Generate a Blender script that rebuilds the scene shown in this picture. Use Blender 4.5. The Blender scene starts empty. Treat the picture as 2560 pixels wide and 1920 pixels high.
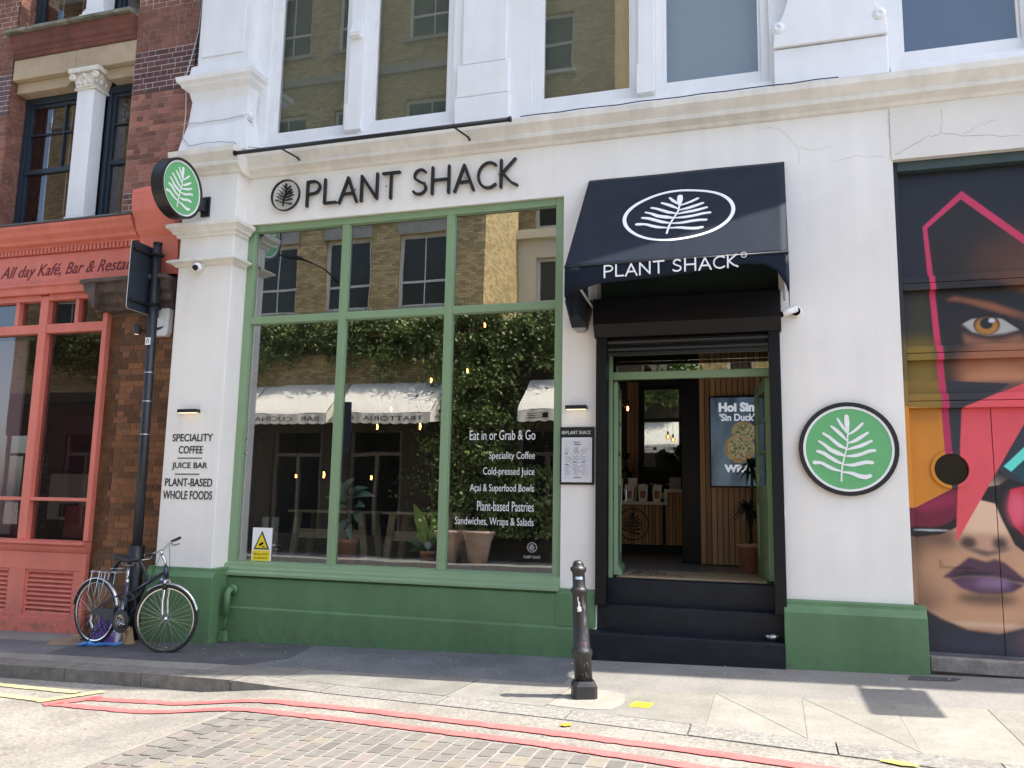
import bpy, math, random
import numpy as np
from mathutils import Vector, Matrix
random.seed(7); rnd = random.random
S = bpy.context.scene
COL = S.collection
PI = math.pi
def R(a): return math.radians(a)

# ------------------------------------------------------------------ camera
cd = bpy.data.cameras.new('camera'); cam = bpy.data.objects.new('camera', cd); COL.objects.link(cam)
pitch, yaw, roll = R(8.22), R(17.42), R(1.10)
fwd = Vector((-math.sin(yaw)*math.cos(pitch), math.cos(yaw)*math.cos(pitch), math.sin(pitch)))
rt = Vector((math.cos(yaw), math.sin(yaw), 0)); up = rt.cross(fwd)
r2 = rt*math.cos(roll) + up*math.sin(roll); u2 = up*math.cos(roll) - rt*math.sin(roll)
M = Matrix((( r2.x, u2.x, -fwd.x, 0), (r2.y, u2.y, -fwd.y, 0), (r2.z, u2.z, -fwd.z, 1.55), (0,0,0,1)))
cam.matrix_world = M
cd.sensor_width = 36.0; cd.lens = 36.0*2100/2560; cd.clip_start = 0.05; cd.clip_end = 800
S.camera = cam
# ------------------------------------------------------------------ light
SUNV = Vector((0.55, 0.05, 1.0)).normalized()
w = bpy.data.worlds.new('World'); S.world = w; w.use_nodes = True
nt = w.node_tree; bg = nt.nodes['Background']
sky = nt.nodes.new('ShaderNodeTexSky'); sky.sky_type = 'NISHITA'; sky.sun_disc = False
sky.sun_elevation = math.asin(SUNV.z); sky.sun_rotation = math.atan2(SUNV.x, SUNV.y)
sky.altitude = 30; sky.air_density = 0.9; sky.dust_density = 2.6; sky.ozone_density = 1.0
nt.links.new(sky.outputs[0], bg.inputs[0]); bg.inputs[1].default_value = 0.14
sl = bpy.data.lights.new('sun', 'SUN'); sl.energy = 2.8; sl.angle = R(0.53); sl.color = (1.0, 0.945, 0.84)
so = bpy.data.objects.new('sun', sl); COL.objects.link(so)
so.rotation_euler = SUNV.to_track_quat('Z', 'Y').to_euler(); so.location = (6, 2, 20)
S.view_settings.view_transform = 'Standard'; S.view_settings.look = 'None'
S.view_settings.gamma = 1; S.view_settings.use_curve_mapping = False
S.view_settings.exposure = 1.78
S.render.engine = 'CYCLES'
S.cycles.max_bounces = 10; S.cycles.transparent_max_bounces = 16; S.cycles.diffuse_bounces = 5

# ------------------------------------------------------------------ materials
MATS = {}
def mat(name, col, rough=0.6, bump=0.0, bscale=40, var=0.0, vscale=3.0, metal=0.0, spec=0.5, col2=None,
        rand=0.0, emit=None, estr=0.0, fine=0.0, coat=0.0, stretch=None, detail=4, spots=None, streak=0.0, splash=None, wear=None, fs=120):
    """procedural material: base colour, patchy variation (var/col2), fine grain, per-object variation, bump"""
    if name in MATS: return MATS[name]
    m = bpy.data.materials.new(name); m.use_nodes = True; t = m.node_tree; n = t.nodes; L = t.links
    b = n['Principled BSDF']; MATS[name] = m
    b.inputs['Roughness'].default_value = rough; b.inputs['Metallic'].default_value = metal
    b.inputs['Specular IOR Level'].default_value = spec
    if coat: b.inputs['Coat Weight'].default_value = coat; b.inputs['Coat Roughness'].default_value = 0.12
    c4 = (*col, 1)
    out = None
    tc = n.new('ShaderNodeTexCoord'); src = tc.outputs['Object']
    if stretch:
        mp = n.new('ShaderNodeMapping'); mp.inputs['Scale'].default_value = stretch
        L.new(src, mp.inputs[0]); src = mp.outputs[0]
    rgb = n.new('ShaderNodeRGB'); rgb.outputs[0].default_value = c4; out = rgb.outputs[0]
    if var or col2:
        nz = n.new('ShaderNodeTexNoise'); nz.inputs['Scale'].default_value = vscale; nz.inputs['Detail'].default_value = detail
        nz.inputs['Roughness'].default_value = 0.65
        L.new(src, nz.inputs['Vector'])
        cr = n.new('ShaderNodeValToRGB'); L.new(nz.outputs['Fac'], cr.inputs[0])
        cr.color_ramp.elements[0].position = 0.35; cr.color_ramp.elements[1].position = 0.68
        c2 = col2 if col2 else tuple(min(1, c*(1+var)) for c in col)
        c1 = col if col2 else tuple(c*(1-var) for c in col)
        cr.color_ramp.elements[0].color = (*c1, 1); cr.color_ramp.elements[1].color = (*c2, 1); out = cr.outputs[0]
    if fine:
        nz = n.new('ShaderNodeTexNoise'); nz.inputs['Scale'].default_value = fs; nz.inputs['Detail'].default_value = 3
        L.new(tc.outputs['Object'], nz.inputs['Vector'])
        mr = n.new('ShaderNodeMapRange'); mr.inputs['From Min'].default_value = .3; mr.inputs['From Max'].default_value = .7
        mr.inputs['To Min'].default_value = 1-fine; mr.inputs['To Max'].default_value = 1+fine
        L.new(nz.outputs['Fac'], mr.inputs[0])
        mx = n.new('ShaderNodeVectorMath'); mx.operation = 'SCALE'; L.new(out, mx.inputs[0]); L.new(mr.outputs[0], mx.inputs['Scale']); out = mx.outputs[0]
    if spots:   # (scale, threshold, colour) dark gum marks / stains with a shape of their own
        vo = n.new('ShaderNodeTexNoise'); vo.inputs['Scale'].default_value = spots[0]; vo.inputs['Detail'].default_value = 1
        L.new(tc.outputs['Object'], vo.inputs['Vector'])
        cr = n.new('ShaderNodeValToRGB'); cr.color_ramp.elements[0].position = spots[1]; cr.color_ramp.elements[1].position = spots[1]+.03
        cr.color_ramp.elements[0].color = (0,0,0,1); cr.color_ramp.elements[1].color = (1,1,1,1)
        L.new(vo.outputs['Fac'], cr.inputs[0])
        mx = n.new('ShaderNodeMix'); mx.data_type = 'RGBA'; L.new(cr.outputs[0], mx.inputs[0]); L.new(out, mx.inputs[6]); mx.inputs[7].default_value = (*spots[2], 1); out = mx.outputs[2]
    if streak:   # rain streaks and roller marks
        mp = n.new('ShaderNodeMapping'); mp.inputs['Scale'].default_value = (5.5,5.5,.45); L.new(tc.outputs['Object'], mp.inputs[0])
        nz = n.new('ShaderNodeTexNoise'); nz.inputs['Scale'].default_value = 1; nz.inputs['Detail'].default_value = 6; L.new(mp.outputs[0], nz.inputs['Vector'])
        mr = n.new('ShaderNodeMapRange'); mr.inputs['From Min'].default_value = .35; mr.inputs['From Max'].default_value = .62
        mr.inputs['To Min'].default_value = 1-streak; mr.inputs['To Max'].default_value = 1; L.new(nz.outputs['Fac'], mr.inputs[0])
        mx = n.new('ShaderNodeVectorMath'); mx.operation = 'SCALE'; L.new(out, mx.inputs[0]); L.new(mr.outputs[0], mx.inputs['Scale']); out = mx.outputs[0]
    if splash or wear:   # splashed dirt near the pavement, or paint worn through to what lies below
        nz = n.new('ShaderNodeTexNoise'); nz.inputs['Scale'].default_value = 11 if splash else wear[1]; nz.inputs['Detail'].default_value = 7; nz.inputs['Roughness'].default_value = .7
        L.new(tc.outputs['Object'], nz.inputs['Vector']); cr = n.new('ShaderNodeValToRGB'); L.new(nz.outputs['Fac'], cr.inputs[0])
        th = .5 if splash else wear[2]
        cr.color_ramp.elements[0].position = th; cr.color_ramp.elements[1].position = th+(.15 if splash else .07); cr.color_ramp.elements[0].color = (0,0,0,1); cr.color_ramp.elements[1].color = (1,1,1,1)
        fac = cr.outputs[0]
        if splash:
            g = n.new('ShaderNodeNewGeometry'); sp = n.new('ShaderNodeSeparateXYZ'); L.new(g.outputs['Position'], sp.inputs[0])
            mr = n.new('ShaderNodeMapRange'); mr.inputs['From Min'].default_value = -.05; mr.inputs['From Max'].default_value = splash[1]; mr.inputs['To Min'].default_value = .9; mr.inputs['To Max'].default_value = 0
            L.new(sp.outputs['Z'], mr.inputs[0]); mm_ = n.new('ShaderNodeMath'); mm_.operation = 'MULTIPLY'; L.new(mr.outputs[0], mm_.inputs[0]); L.new(fac, mm_.inputs[1]); fac = mm_.outputs[0]
        mx = n.new('ShaderNodeMix'); mx.data_type = 'RGBA'; L.new(fac, mx.inputs[0]); L.new(out, mx.inputs[6]); mx.inputs[7].default_value = (*(splash or wear)[0], 1); out = mx.outputs[2]
    if rand:
        oi = n.new('ShaderNodeObjectInfo'); mr = n.new('ShaderNodeMapRange')
        mr.inputs['To Min'].default_value = 1-rand; mr.inputs['To Max'].default_value = 1+rand
        L.new(oi.outputs['Random'], mr.inputs[0])
        mx = n.new('ShaderNodeVectorMath'); mx.operation = 'SCALE'; L.new(out, mx.inputs[0]); L.new(mr.outputs[0], mx.inputs['Scale']); out = mx.outputs[0]
    L.new(out, b.inputs['Base Color'])
    if bump:
        nz = n.new('ShaderNodeTexNoise'); nz.inputs['Scale'].default_value = bscale; nz.inputs['Detail'].default_value = 5
        L.new(src, nz.inputs['Vector']); bm = n.new('ShaderNodeBump'); bm.inputs['Strength'].default_value = bump; bm.inputs['Distance'].default_value = 0.01
        L.new(nz.outputs['Fac'], bm.inputs['Height']); L.new(bm.outputs[0], b.inputs['Normal'])
    if emit:
        b.inputs['Emission Color'].default_value = (*emit, 1); b.inputs['Emission Strength'].default_value = estr
    return m
def glass(name, refl, tint=(1,1,1), rough=0.0, wav=0.0):
    if name in MATS: return MATS[name]
    m = bpy.data.materials.new(name); m.use_nodes = True; t = m.node_tree; n = t.nodes; L = t.links
    for x in list(n): n.remove(x)
    o = n.new('ShaderNodeOutputMaterial'); mx = n.new('ShaderNodeMixShader')
    tr = n.new('ShaderNodeBsdfTransparent'); tr.inputs[0].default_value = (*tint, 1)
    gl = n.new('ShaderNodeBsdfGlossy'); gl.inputs['Roughness'].default_value = rough
    fr = n.new('ShaderNodeLayerWeight'); fr.inputs['Blend'].default_value = .5
    pw = n.new('ShaderNodeMath'); pw.operation = 'POWER'; pw.inputs[1].default_value = 4.5; L.new(fr.outputs['Facing'], pw.inputs[0])
    r1 = 1-math.sqrt(1-refl)          # two faces of one pane together reflect 'refl' head on
    ma = n.new('ShaderNodeMath'); ma.operation = 'MULTIPLY_ADD'; ma.use_clamp = True; ma.inputs[1].default_value = 1-r1; ma.inputs[2].default_value = r1
    L.new(pw.outputs[0], ma.inputs[0]); L.new(ma.outputs[0], mx.inputs[0]); L.new(tr.outputs[0], mx.inputs[1]); L.new(gl.outputs[0], mx.inputs[2])
    if wav:
        tc = n.new('ShaderNodeTexCoord'); nz = n.new('ShaderNodeTexNoise'); nz.inputs['Scale'].default_value = 1.3; nz.inputs['Detail'].default_value = 1
        bm = n.new('ShaderNodeBump'); bm.inputs['Strength'].default_value = wav; bm.inputs['Distance'].default_value = 0.01
        L.new(tc.outputs['Object'], nz.inputs['Vector']); L.new(nz.outputs['Fac'], bm.inputs['Height']); L.new(bm.outputs[0], gl.inputs['Normal'])
    L.new(mx.outputs[0], o.inputs[0]); MATS[name] = m; return m

white = mat('white_paint', (.82,.79,.73), .55, .18, 9, var=.035, vscale=1.2, fine=.02, streak=.045)
white2 = mat('white_gloss_paint', (.78,.785,.785), .4, .14, 14, var=.03, vscale=2, streak=.05)
cream = mat('cream_trim_paint', (.78,.75,.68), .5, .16, 16, var=.05, vscale=1.5, streak=.14)
green = mat('green_plinth_paint', (.102,.205,.088), .5, .18, 12, var=.12, vscale=1.1, fine=.04, streak=.12, splash=((.11,.10,.08),.42))
greenf = mat('green_frame_paint', (.21,.315,.175), .38, .05, 30, var=.04)
coral = mat('coral_paint', (.68,.185,.130), .42, .10, 25, var=.06, vscale=2, streak=.12, splash=((.2,.12,.09),.3))
black = mat('black_paint', (.0035,.0037,.005), .42, .05, 30, var=.15, spec=.3)
blackm = mat('black_metal', (.008,.008,.009), .38, .04, 40, var=.2)
blackw = mat('black_letter', (.012,.012,.013), .35)
bluek = mat('blue_black_step_paint', (.006,.009,.014), .5, .2, 25, var=.4, vscale=5, spec=.35, splash=((.05,.048,.045),.16))
navy = mat('navy_window_paint', (.018,.03,.045), .35, .05, 30)
glassw = glass('shop_glass', .46, (.95,.97,.96), 0.0, .10)
glassu = glass('upper_glass', .20, (.80,.82,.80), 0.0, .05)
glassr = glass('restaurant_glass', .16, (.85,.8,.8), 0.0, .06)
glassd = glass('clear_glass', .10)
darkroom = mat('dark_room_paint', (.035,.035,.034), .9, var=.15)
blind = mat('roller_blind_fabric', (.10,.105,.09), .9, .1, 60)
stone = mat('buff_stone', (.42,.33,.22), .8, .3, 18, var=.15, vscale=2.2, fine=.06)
terra = mat('red_moulded_brick', (.14,.05,.035), .75, .3, 14, var=.3, vscale=3)
lead = mat('lead_flashing', (.10,.105,.11), .55, .2, 12, var=.2)
mortg = mat('grey_mortar', (.42,.34,.29), .95, .3, 60, var=.15)
mortw = mat('white_mortar', (.72,.69,.66), .9, .2, 60)
bred = mat('red_brick', (.27,.115,.08), .85, .5, 60, var=.35, vscale=9, rand=.42, fine=.1)
bdark = mat('dark_glazed_brick', (.10,.036,.03), .35, .15, 30, var=.15, rand=.3)
bglaze = mat('brown_glazed_brick', (.165,.066,.026), .24, .10, 22, var=.35, vscale=6, rand=.5)
steel = mat('steel', (.55,.55,.56), .28, metal=1.0, bump=.02)
chrome = mat('silver_alloy', (.62,.63,.64), .22, metal=1.0)
rubber = mat('black_rubber', (.016,.016,.016), .75, .2, 80)
whitep = mat('white_plastic', (.75,.74,.71), .35)
signw = mat('white_print', (.82,.83,.82), .4)
signg = mat('green_print', (.13,.42,.165), .4)
lamp = mat('lit_lamp_strip', (1,.9,.7), .5, emit=(1,.82,.55), estr=.3)
fil = mat('lit_filament', (1,.6,.2), .5, emit=(1,.55,.18), estr=8)
wood = mat('striped_wood', (.28,.135,.055), .5, .25, 6, col2=(.60,.34,.15), vscale=7, stretch=(6,6,.5), rand=.40)
woodd = mat('pale_table_wood', (.42,.33,.20), .6, .1, 20, var=.2, stretch=(1,6,6), vscale=3)
terracot = mat('terracotta', (.60,.27,.15), .8, .2, 30, var=.15, vscale=6)
leafm = mat('glossy_leaf', (.06,.14,.04), .4, .05, 20, var=.3, vscale=4)
leafp = mat('pale_green_leaf', (.17,.28,.19), .45, var=.3, vscale=5)
leafy = mat('lime_leaf', (.32,.46,.08), .4, var=.25, vscale=5)
ivym = mat('ivy_leaf', (.15,.20,.055), .5, var=.65, vscale=1.5)

# ------------------------------------------------------------------ mesh builder
class MB:
    def __init__(s): s.v=[]; s.f=[]; s.mi=[]; s.m=None; s.k=0; s.sm=[]
    def add(s, vs, fs, smooth=False):
        o=len(s.v)
        for p in vs:
            p=Vector(p); s.v.append(tuple(s.m@p) if s.m else tuple(p))
        for f in fs: s.f.append(tuple(o+i for i in f)); s.mi.append(s.k); s.sm.append(smooth)
        return s
    def box(s,x0,x1,y0,y1,z0,z1):
        return s.add([(x0,y0,z0),(x1,y0,z0),(x1,y1,z0),(x0,y1,z0),(x0,y0,z1),(x1,y0,z1),(x1,y1,z1),(x0,y1,z1)],
            [(0,3,2,1),(4,5,6,7),(0,1,5,4),(1,2,6,5),(2,3,7,6),(3,0,4,7)])
    def prism(s, pts, d0, d1, ax='y'):
        """polygon extruded along an axis; pts are (x,z) for y, (y,z) for x, (x,y) for z"""
        n=len(pts)
        def P(p,d): return {'y':(p[0],d,p[1]),'x':(d,p[0],p[1]),'z':(p[0],p[1],d)}[ax]
        vs=[P(p,d0) for p in pts]+[P(p,d1) for p in pts]
        return s.add(vs,[tuple(range(n)),tuple(range(2*n-1,n-1,-1))]+[(i,i+n,(i+1)%n+n,(i+1)%n) for i in range(n)])
    def tube(s, pts, r, n=8, cap=True, r1=None, smooth=True):
        pts=[Vector(p) for p in pts]; m=len(pts); vs=[]
        rr = r if isinstance(r,(list,tuple)) else [r+( (r1-r)*i/(m-1) if r1 is not None else 0) for i in range(m)]
        prev=None
        for i,p in enumerate(pts):
            t=(pts[min(i+1,m-1)]-pts[max(i-1,0)])
            if t.length<1e-9: t=Vector((0,0,1))
            t.normalize()
            if prev is None: a=t.orthogonal().normalized()
            else:
                a=prev-t*prev.dot(t)
                a = a.normalized() if a.length>1e-6 else t.orthogonal().normalized()
            prev=a; b=t.cross(a)
            for k in range(n):
                q=2*PI*k/n; vs.append(p+(a*math.cos(q)+b*math.sin(q))*rr[i])
        fs=[(i*n+k,i*n+(k+1)%n,(i+1)*n+(k+1)%n,(i+1)*n+k) for i in range(m-1) for k in range(n)]
        s.add(vs,fs,smooth)
        if cap:
            o=len(s.v)-len(vs)
            s.f.append(tuple(o+k for k in range(n-1,-1,-1))); s.mi.append(s.k); s.sm.append(False)
            s.f.append(tuple(o+(m-1)*n+k for k in range(n))); s.mi.append(s.k); s.sm.append(False)
        return s
    def lathe(s, prof, c=(0,0,0), n=20, axis='z', smooth=True):
        vs=[]
        for r,h in prof:
            for k in range(n):
                q=2*PI*k/n; a,b=r*math.cos(q),r*math.sin(q)
                vs.append({'z':(c[0]+a,c[1]+b,c[2]+h),'y':(c[0]+a,c[1]+h,c[2]+b),'x':(c[0]+h,c[1]+a,c[2]+b)}[axis])
        m=len(prof)
        fs=[(i*n+k,i*n+(k+1)%n,(i+1)*n+(k+1)%n,(i+1)*n+k) for i in range(m-1) for k in range(n)]
        return s.add(vs,fs,smooth)
    def ribbon(s, pts, w, d0, d1, caps=True, P=lambda a,b,d:(a,d,b)):
        """flat stroke of varying width in a plane, thickness from d0 (front) to d1"""
        n=len(pts); ws=w if isinstance(w,(list,tuple)) else [w]*n
        L_,R_=[],[]
        for i in range(n):
            a=pts[max(i-1,0)]; b=pts[min(i+1,n-1)]; dx,dy=b[0]-a[0],b[1]-a[1]; l=math.hypot(dx,dy) or 1
            nx,ny=-dy/l*ws[i]/2,dx/l*ws[i]/2
            L_.append((pts[i][0]+nx,pts[i][1]+ny)); R_.append((pts[i][0]-nx,pts[i][1]-ny))
        def arc(c,p,q,k=4):
            a0=math.atan2(p[1]-c[1],p[0]-c[0]); r=math.hypot(p[0]-c[0],p[1]-c[1])
            return [(c[0]+r*math.cos(a0-PI*j/(k)),c[1]+r*math.sin(a0-PI*j/(k))) for j in range(1,k)]
        def quads(A,B):
            vs=[];fs=[]
            for a,b in zip(A,B): vs += [P(*a,d0),P(*b,d0),P(*a,d1),P(*b,d1)]
            for i in range(len(A)-1):
                o=4*i; fs += [(o,o+1,o+5,o+4),(o+2,o+6,o+7,o+3),(o,o+4,o+6,o+2),(o+1,o+3,o+7,o+5)]
            fs += [(0,2,3,1),(4*(len(A)-1),4*(len(A)-1)+1,4*(len(A)-1)+3,4*(len(A)-1)+2)]
            s.add(vs,fs)
        quads(L_,R_)
        if caps:
            for i,(p,q) in ((n-1,(L_[-1],R_[-1])),(0,(R_[0],L_[0]))):
                a=arc(pts[i],p,q); poly=[p]+a+[q]
                k=len(poly); vs=[P(*t,d0) for t in poly]+[P(*t,d1) for t in poly]
                s.add(vs,[tuple(range(k)),tuple(range(2*k-1,k-1,-1))]+[(j,j+k,j+1+k,j+1) for j in range(k-1)])
        return s
    def ring(s,c,ro,ri,d0,d1,n=48,P=lambda a,b,d:(a,d,b)):
        vs=[]
        for k in range(n):
            q=2*PI*k/n; ca,sa=math.cos(q),math.sin(q)
            vs += [P(c[0]+ro*ca,c[1]+ro*sa,d0),P(c[0]+ri*ca,c[1]+ri*sa,d0),P(c[0]+ro*ca,c[1]+ro*sa,d1),P(c[0]+ri*ca,c[1]+ri*sa,d1)]
        fs=[]
        for k in range(n):
            a=4*k; b=4*((k+1)%n); fs += [(a,b,b+1,a+1),(a+2,a+3,b+3,b+2),(a,a+2,b+2,b),(a+1,b+1,b+3,a+3)]
        return s.add(vs,fs)
    def disc(s,c,r,d0,d1,n=48,P=lambda a,b,d:(a,d,b)):
        pts=[(c[0]+r*math.cos(2*PI*k/n),c[1]+r*math.sin(2*PI*k/n)) for k in range(n)]
        vs=[P(*p,d0) for p in pts]+[P(*p,d1) for p in pts]
        return s.add(vs,[tuple(range(n)),tuple(range(2*n-1,n-1,-1))]+[(i,i+n,(i+1)%n+n,(i+1)%n) for i in range(n)])
    def mesh(s,name,mats):
        me=bpy.data.meshes.new(name); me.from_pydata(s.v,[],s.f)
        for m in (mats if isinstance(mats,(list,tuple)) else [mats]): me.materials.append(m)
        me.polygons.foreach_set('material_index',s.mi); me.polygons.foreach_set('use_smooth',s.sm)
        me.update(); return me
def fixn(me):
    import bmesh
    b=bmesh.new(); b.from_mesh(me); bmesh.ops.recalc_face_normals(b,faces=b.faces); b.to_mesh(me); b.free()
def obj(name, mb, m, parent=None, bevel=0, fix=True, kind=None, label=None, loc=None):
    me = mb.mesh(name,m) if isinstance(mb,MB) else mb
    if fix and isinstance(mb,MB): fixn(me)
    o=bpy.data.objects.new(name,me); COL.objects.link(o)
    if parent is not None:
        o.parent=parent
        if loc is None and parent.type=='EMPTY': o.location = -Vector(parent.location)
        elif loc is None and parent.parent is not None: pass
    if loc is not None: o.location=loc
    if bevel:
        b=o.modifiers.new('bevel','BEVEL'); b.width=bevel; b.segments=2; b.limit_method='ANGLE'; b.angle_limit=R(40)
    if kind: o['kind']=kind
    if label: o['label']=label
    return o
def thing(name,label,cat,group=None,loc=(0,0,0)):
    o=bpy.data.objects.new(name,None); COL.objects.link(o); o.location=loc; o.empty_display_size=.1
    o['label']=label; o['category']=cat
    if group: o['group']=group
    return o
def tag(o,label,cat,group=None):
    o['label']=label; o['category']=cat
    if group: o['group']=group
    return o
def bx(*a): return MB().box(*a)
def text_mesh(body, x0, x1, z0, z1, y, depth=.004, off=0.0, shear=0.0, flip=False, spacing=1.0):
    """lettering fitted into a rectangle of the wall plane y, facing -Y (or +Y when flip)"""
    c=bpy.data.curves.new('lettering','FONT'); c.body=body; c.size=1; c.offset=off; c.shear=shear; c.extrude=.5; c.resolution_u=4
    c.space_character=spacing
    o=bpy.data.objects.new('lettering',c); COL.objects.link(o)
    dg=bpy.context.evaluated_depsgraph_get(); me=bpy.data.meshes.new_from_object(o.evaluated_get(dg))
    bpy.data.objects.remove(o); 
    n=len(me.vertices); a=np.empty(n*3); me.vertices.foreach_get('co',a); a=a.reshape(-1,3)
    mn=a.min(0); mxx=a.max(0); b=np.empty_like(a)
    sx=(x1-x0)/(mxx[0]-mn[0]); sz=(z1-z0)/(mxx[1]-mn[1])
    if flip: b[:,0]=x1-(a[:,0]-mn[0])*sx; b[:,1]=y+(a[:,2])*depth
    else: b[:,0]=x0+(a[:,0]-mn[0])*sx; b[:,1]=y-(a[:,2])*depth
    b[:,2]=z0+(a[:,1]-mn[1])*sz
    me.vertices.foreach_set('co',b.reshape(-1)); me.update(); return me
def text(name, body, x0,x1,z0,z1,y,m,parent,**k):
    me=text_mesh(body,x0,x1,z0,z1,y,**k); me.materials.clear(); me.materials.append(m)
    return obj(name,me,m,parent)
# --- the shop's frond mark: strokes in a unit circle
FROND=[([(-.01,-.33+.67),(-.02,.12),(-.06,-.05),(-.16,-.45),(-.19,-.79)],[.035,.035,.035,.04,.04]),
 ([(0,.37),(-.015,.62),(-.02,.80)],[.03,.12,.10]),
 ([(-.01,.38),(-.10,.52),(-.15,.60),(-.23,.75)],[.03,.07,.075,.045]),
 ([(-.03,.2),(-.17,.36),(-.27,.46),(-.38,.56)],[.03,.085,.08,.05]),
 ([(-.04,0),(-.2,.08),(-.34,.2),(-.45,.30),(-.57,.38)],[.03,.09,.08,.07,.065]),
 ([(-.08,-.18),(-.24,-.11),(-.42,-.02),(-.55,.1),(-.68,.19)],[.03,.11,.10,.07,.05]),
 ([(-.13,-.38),(-.30,-.30),(-.45,-.2),(-.6,-.1),(-.72,-.06)],[.03,.085,.09,.09,.07]),
 ([(-.19,-.55),(-.36,-.50),(-.5,-.43),(-.64,-.35),(-.80,-.34)],[.03,.08,.085,.07,.10]),
 ([(.01,.35),(.12,.42),(.22,.5),(.34,.62)],[.03,.06,.07,.06]),
 ([(-.01,.14),(.14,.19),(.27,.27),(.45,.39)],[.03,.08,.09,.06]),
 ([(-.03,-.02),(.14,.03),(.30,.08),(.53,.19)],[.03,.075,.09,.06]),
 ([(-.06,-.18),(.14,-.17),(.32,-.12),(.46,-.06),(.60,-.04)],[.03,.085,.08,.08,.07]),
 ([(-.11,-.39),(.08,-.40),(.25,-.36),(.40,-.33),(.53,-.34)],[.03,.08,.09,.09,.08]),
 ([(-.16,-.57),(.05,-.60),(.2,-.66),(.36,-.69),(.47,-.66)],[.03,.08,.10,.11,.09])]
def smooth(p,w,k=4):
    n=len(p); 
    if n<3: return p,w
    P_=[];W_=[]
    for i in range(n-1):
        p0=p[max(i-1,0)];p1=p[i];p2=p[i+1];p3=p[min(i+2,n-1)]
        for j in range(k):
            t=j/k
            f=lambda a,b,c,d:.5*((2*b)+(-a+c)*t+(2*a-5*b+4*c-d)*t*t+(-a+3*b-3*c+d)*t**3)
            P_.append((f(p0[0],p1[0],p2[0],p3[0]),f(p0[1],p1[1],p2[1],p3[1]))); W_.append(w[i]+(w[i+1]-w[i])*t)
    return P_+[p[-1]],W_+[w[-1]]
def frond(mb,c,r,d0,d1,P=lambda a,b,d:(a,d,b),sq=1.0,bold=1.0):
    sg=1 if d1>d0 else -1
    for i,(p,w_) in enumerate(FROND):
        p,w_=smooth(p,w_)
        mb.ribbon([(c[0]+a*r*sq,c[1]+b*r) for a,b in p],[q*r*bold for q in w_],d0-sg*.00012*i,d1,P=P)
    return mb
# --- hand-drawn sans capitals for the shop name (unit cap height)
def arcp(cx,cy,rx,ry,a0,a1,n=10): return [(cx+rx*math.cos(R(a0+(a1-a0)*i/n)),cy+ry*math.sin(R(a0+(a1-a0)*i/n))) for i in range(n+1)]
GL={'P':(.66,[[(.08,.0),(.08,.94)],[(.08,.94),(.3,.95)]+arcp(.3,.71,.29,.24,90,-90)+[(.1,.46)]]),
'L':(.60,[[(.08,.97),(.08,.05)],[(.08,.05),(.55,.05)]]),
'A':(.76,[[(.02,.0),(.36,.95)],[(.36,.95),(.72,.0)],[(.14,.33),(.60,.33)]]),
'N':(.84,[[(.08,.0),(.08,.95)],[(.08,.95),(.70,.04)],[(.70,.04),(.70,.98)]]),
'T':(.70,[[(.02,.95),(.66,.95)],[(.34,.95),(.34,.0)]]),
'S':(.62,[arcp(.30,.72,.22,.23,35,200,9)+[(.2,.56),(.34,.47)]+arcp(.27,.26,.25,.22,60,-150,10)]),
'H':(.84,[[(.08,.0),(.08,.98)],[(.70,.0),(.70,.98)],[(.08,.5),(.70,.5)]]),
'C':(.74,[arcp(.44,.48,.38,.46,50,310,16)]),
'K':(.72,[[(.08,.0),(.08,.98)],[(.58,.98),(.12,.5)],[(.12,.52),(.45,.14),(.66,.02)]]),' ':(.34,[])}
def name_letters(x0,x1,z0,h,d0,d1,m,parent,P=lambda a,b,d:(a,d,b),wt=.086,part='letter',body='PLANT SHACK',joined=False):
    tot=sum(GL[c][0]+.07 for c in body); sx=(x1-x0)/tot; x=x0; J=MB()
    for c in body:
        wd,st=GL[c]; mb=J if joined else MB()
        for i,p in enumerate(st):
            p=[(x+a*sx,z0+b*h) for a,b in p]; w_=[wt*h*(1.0+.18*abs(2*j/(len(p)-1)-1)) for j in range(len(p))]
            sg=1 if d1>d0 else -1
            mb.ribbon(p,w_,d0-sg*.0003*i,d1,P=P)
        if st and not joined: obj(part,mb,m,parent)
        x+=(wd+.07)*sx
    if joined: return obj(part,J,m,parent)
def wall_open(mb,x0,x1,z0,z1,ops,y0,y1):
    xs=sorted({x0,x1,*[o[0] for o in ops],*[o[1] for o in ops]}); zs=sorted({z0,z1,*[o[2] for o in ops],*[o[3] for o in ops]})
    xs=[x for x in xs if x0<=x<=x1]; zs=[z for z in zs if z0<=z<=z1]
    for i in range(len(xs)-1):
        # merge vertical runs
        run=None
        for j in range(len(zs)-1):
            cx=(xs[i]+xs[i+1])/2; cz=(zs[j]+zs[j+1])/2
            hole=any(o[0]<cx<o[1] and o[2]<cz<o[3] for o in ops)
            if hole:
                if run: mb.box(xs[i],xs[i+1],y0,y1,run[0],run[1]); run=None
            else: run=(run[0] if run else zs[j],zs[j+1])
        if run: mb.box(xs[i],xs[i+1],y0,y1,run[0],run[1])
    return mb
def moulding(mb,x0,x1,prof,ybase,ends=True):
    """horizontal moulding: profile of (projection, z) run from x0 to x1 in front of ybase"""
    pts=[(ybase,prof[0][1])]+[(ybase-p,z) for p,z in prof]+[(ybase,prof[-1][1])]
    return mb.prism(pts,x0,x1,'x')

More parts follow.
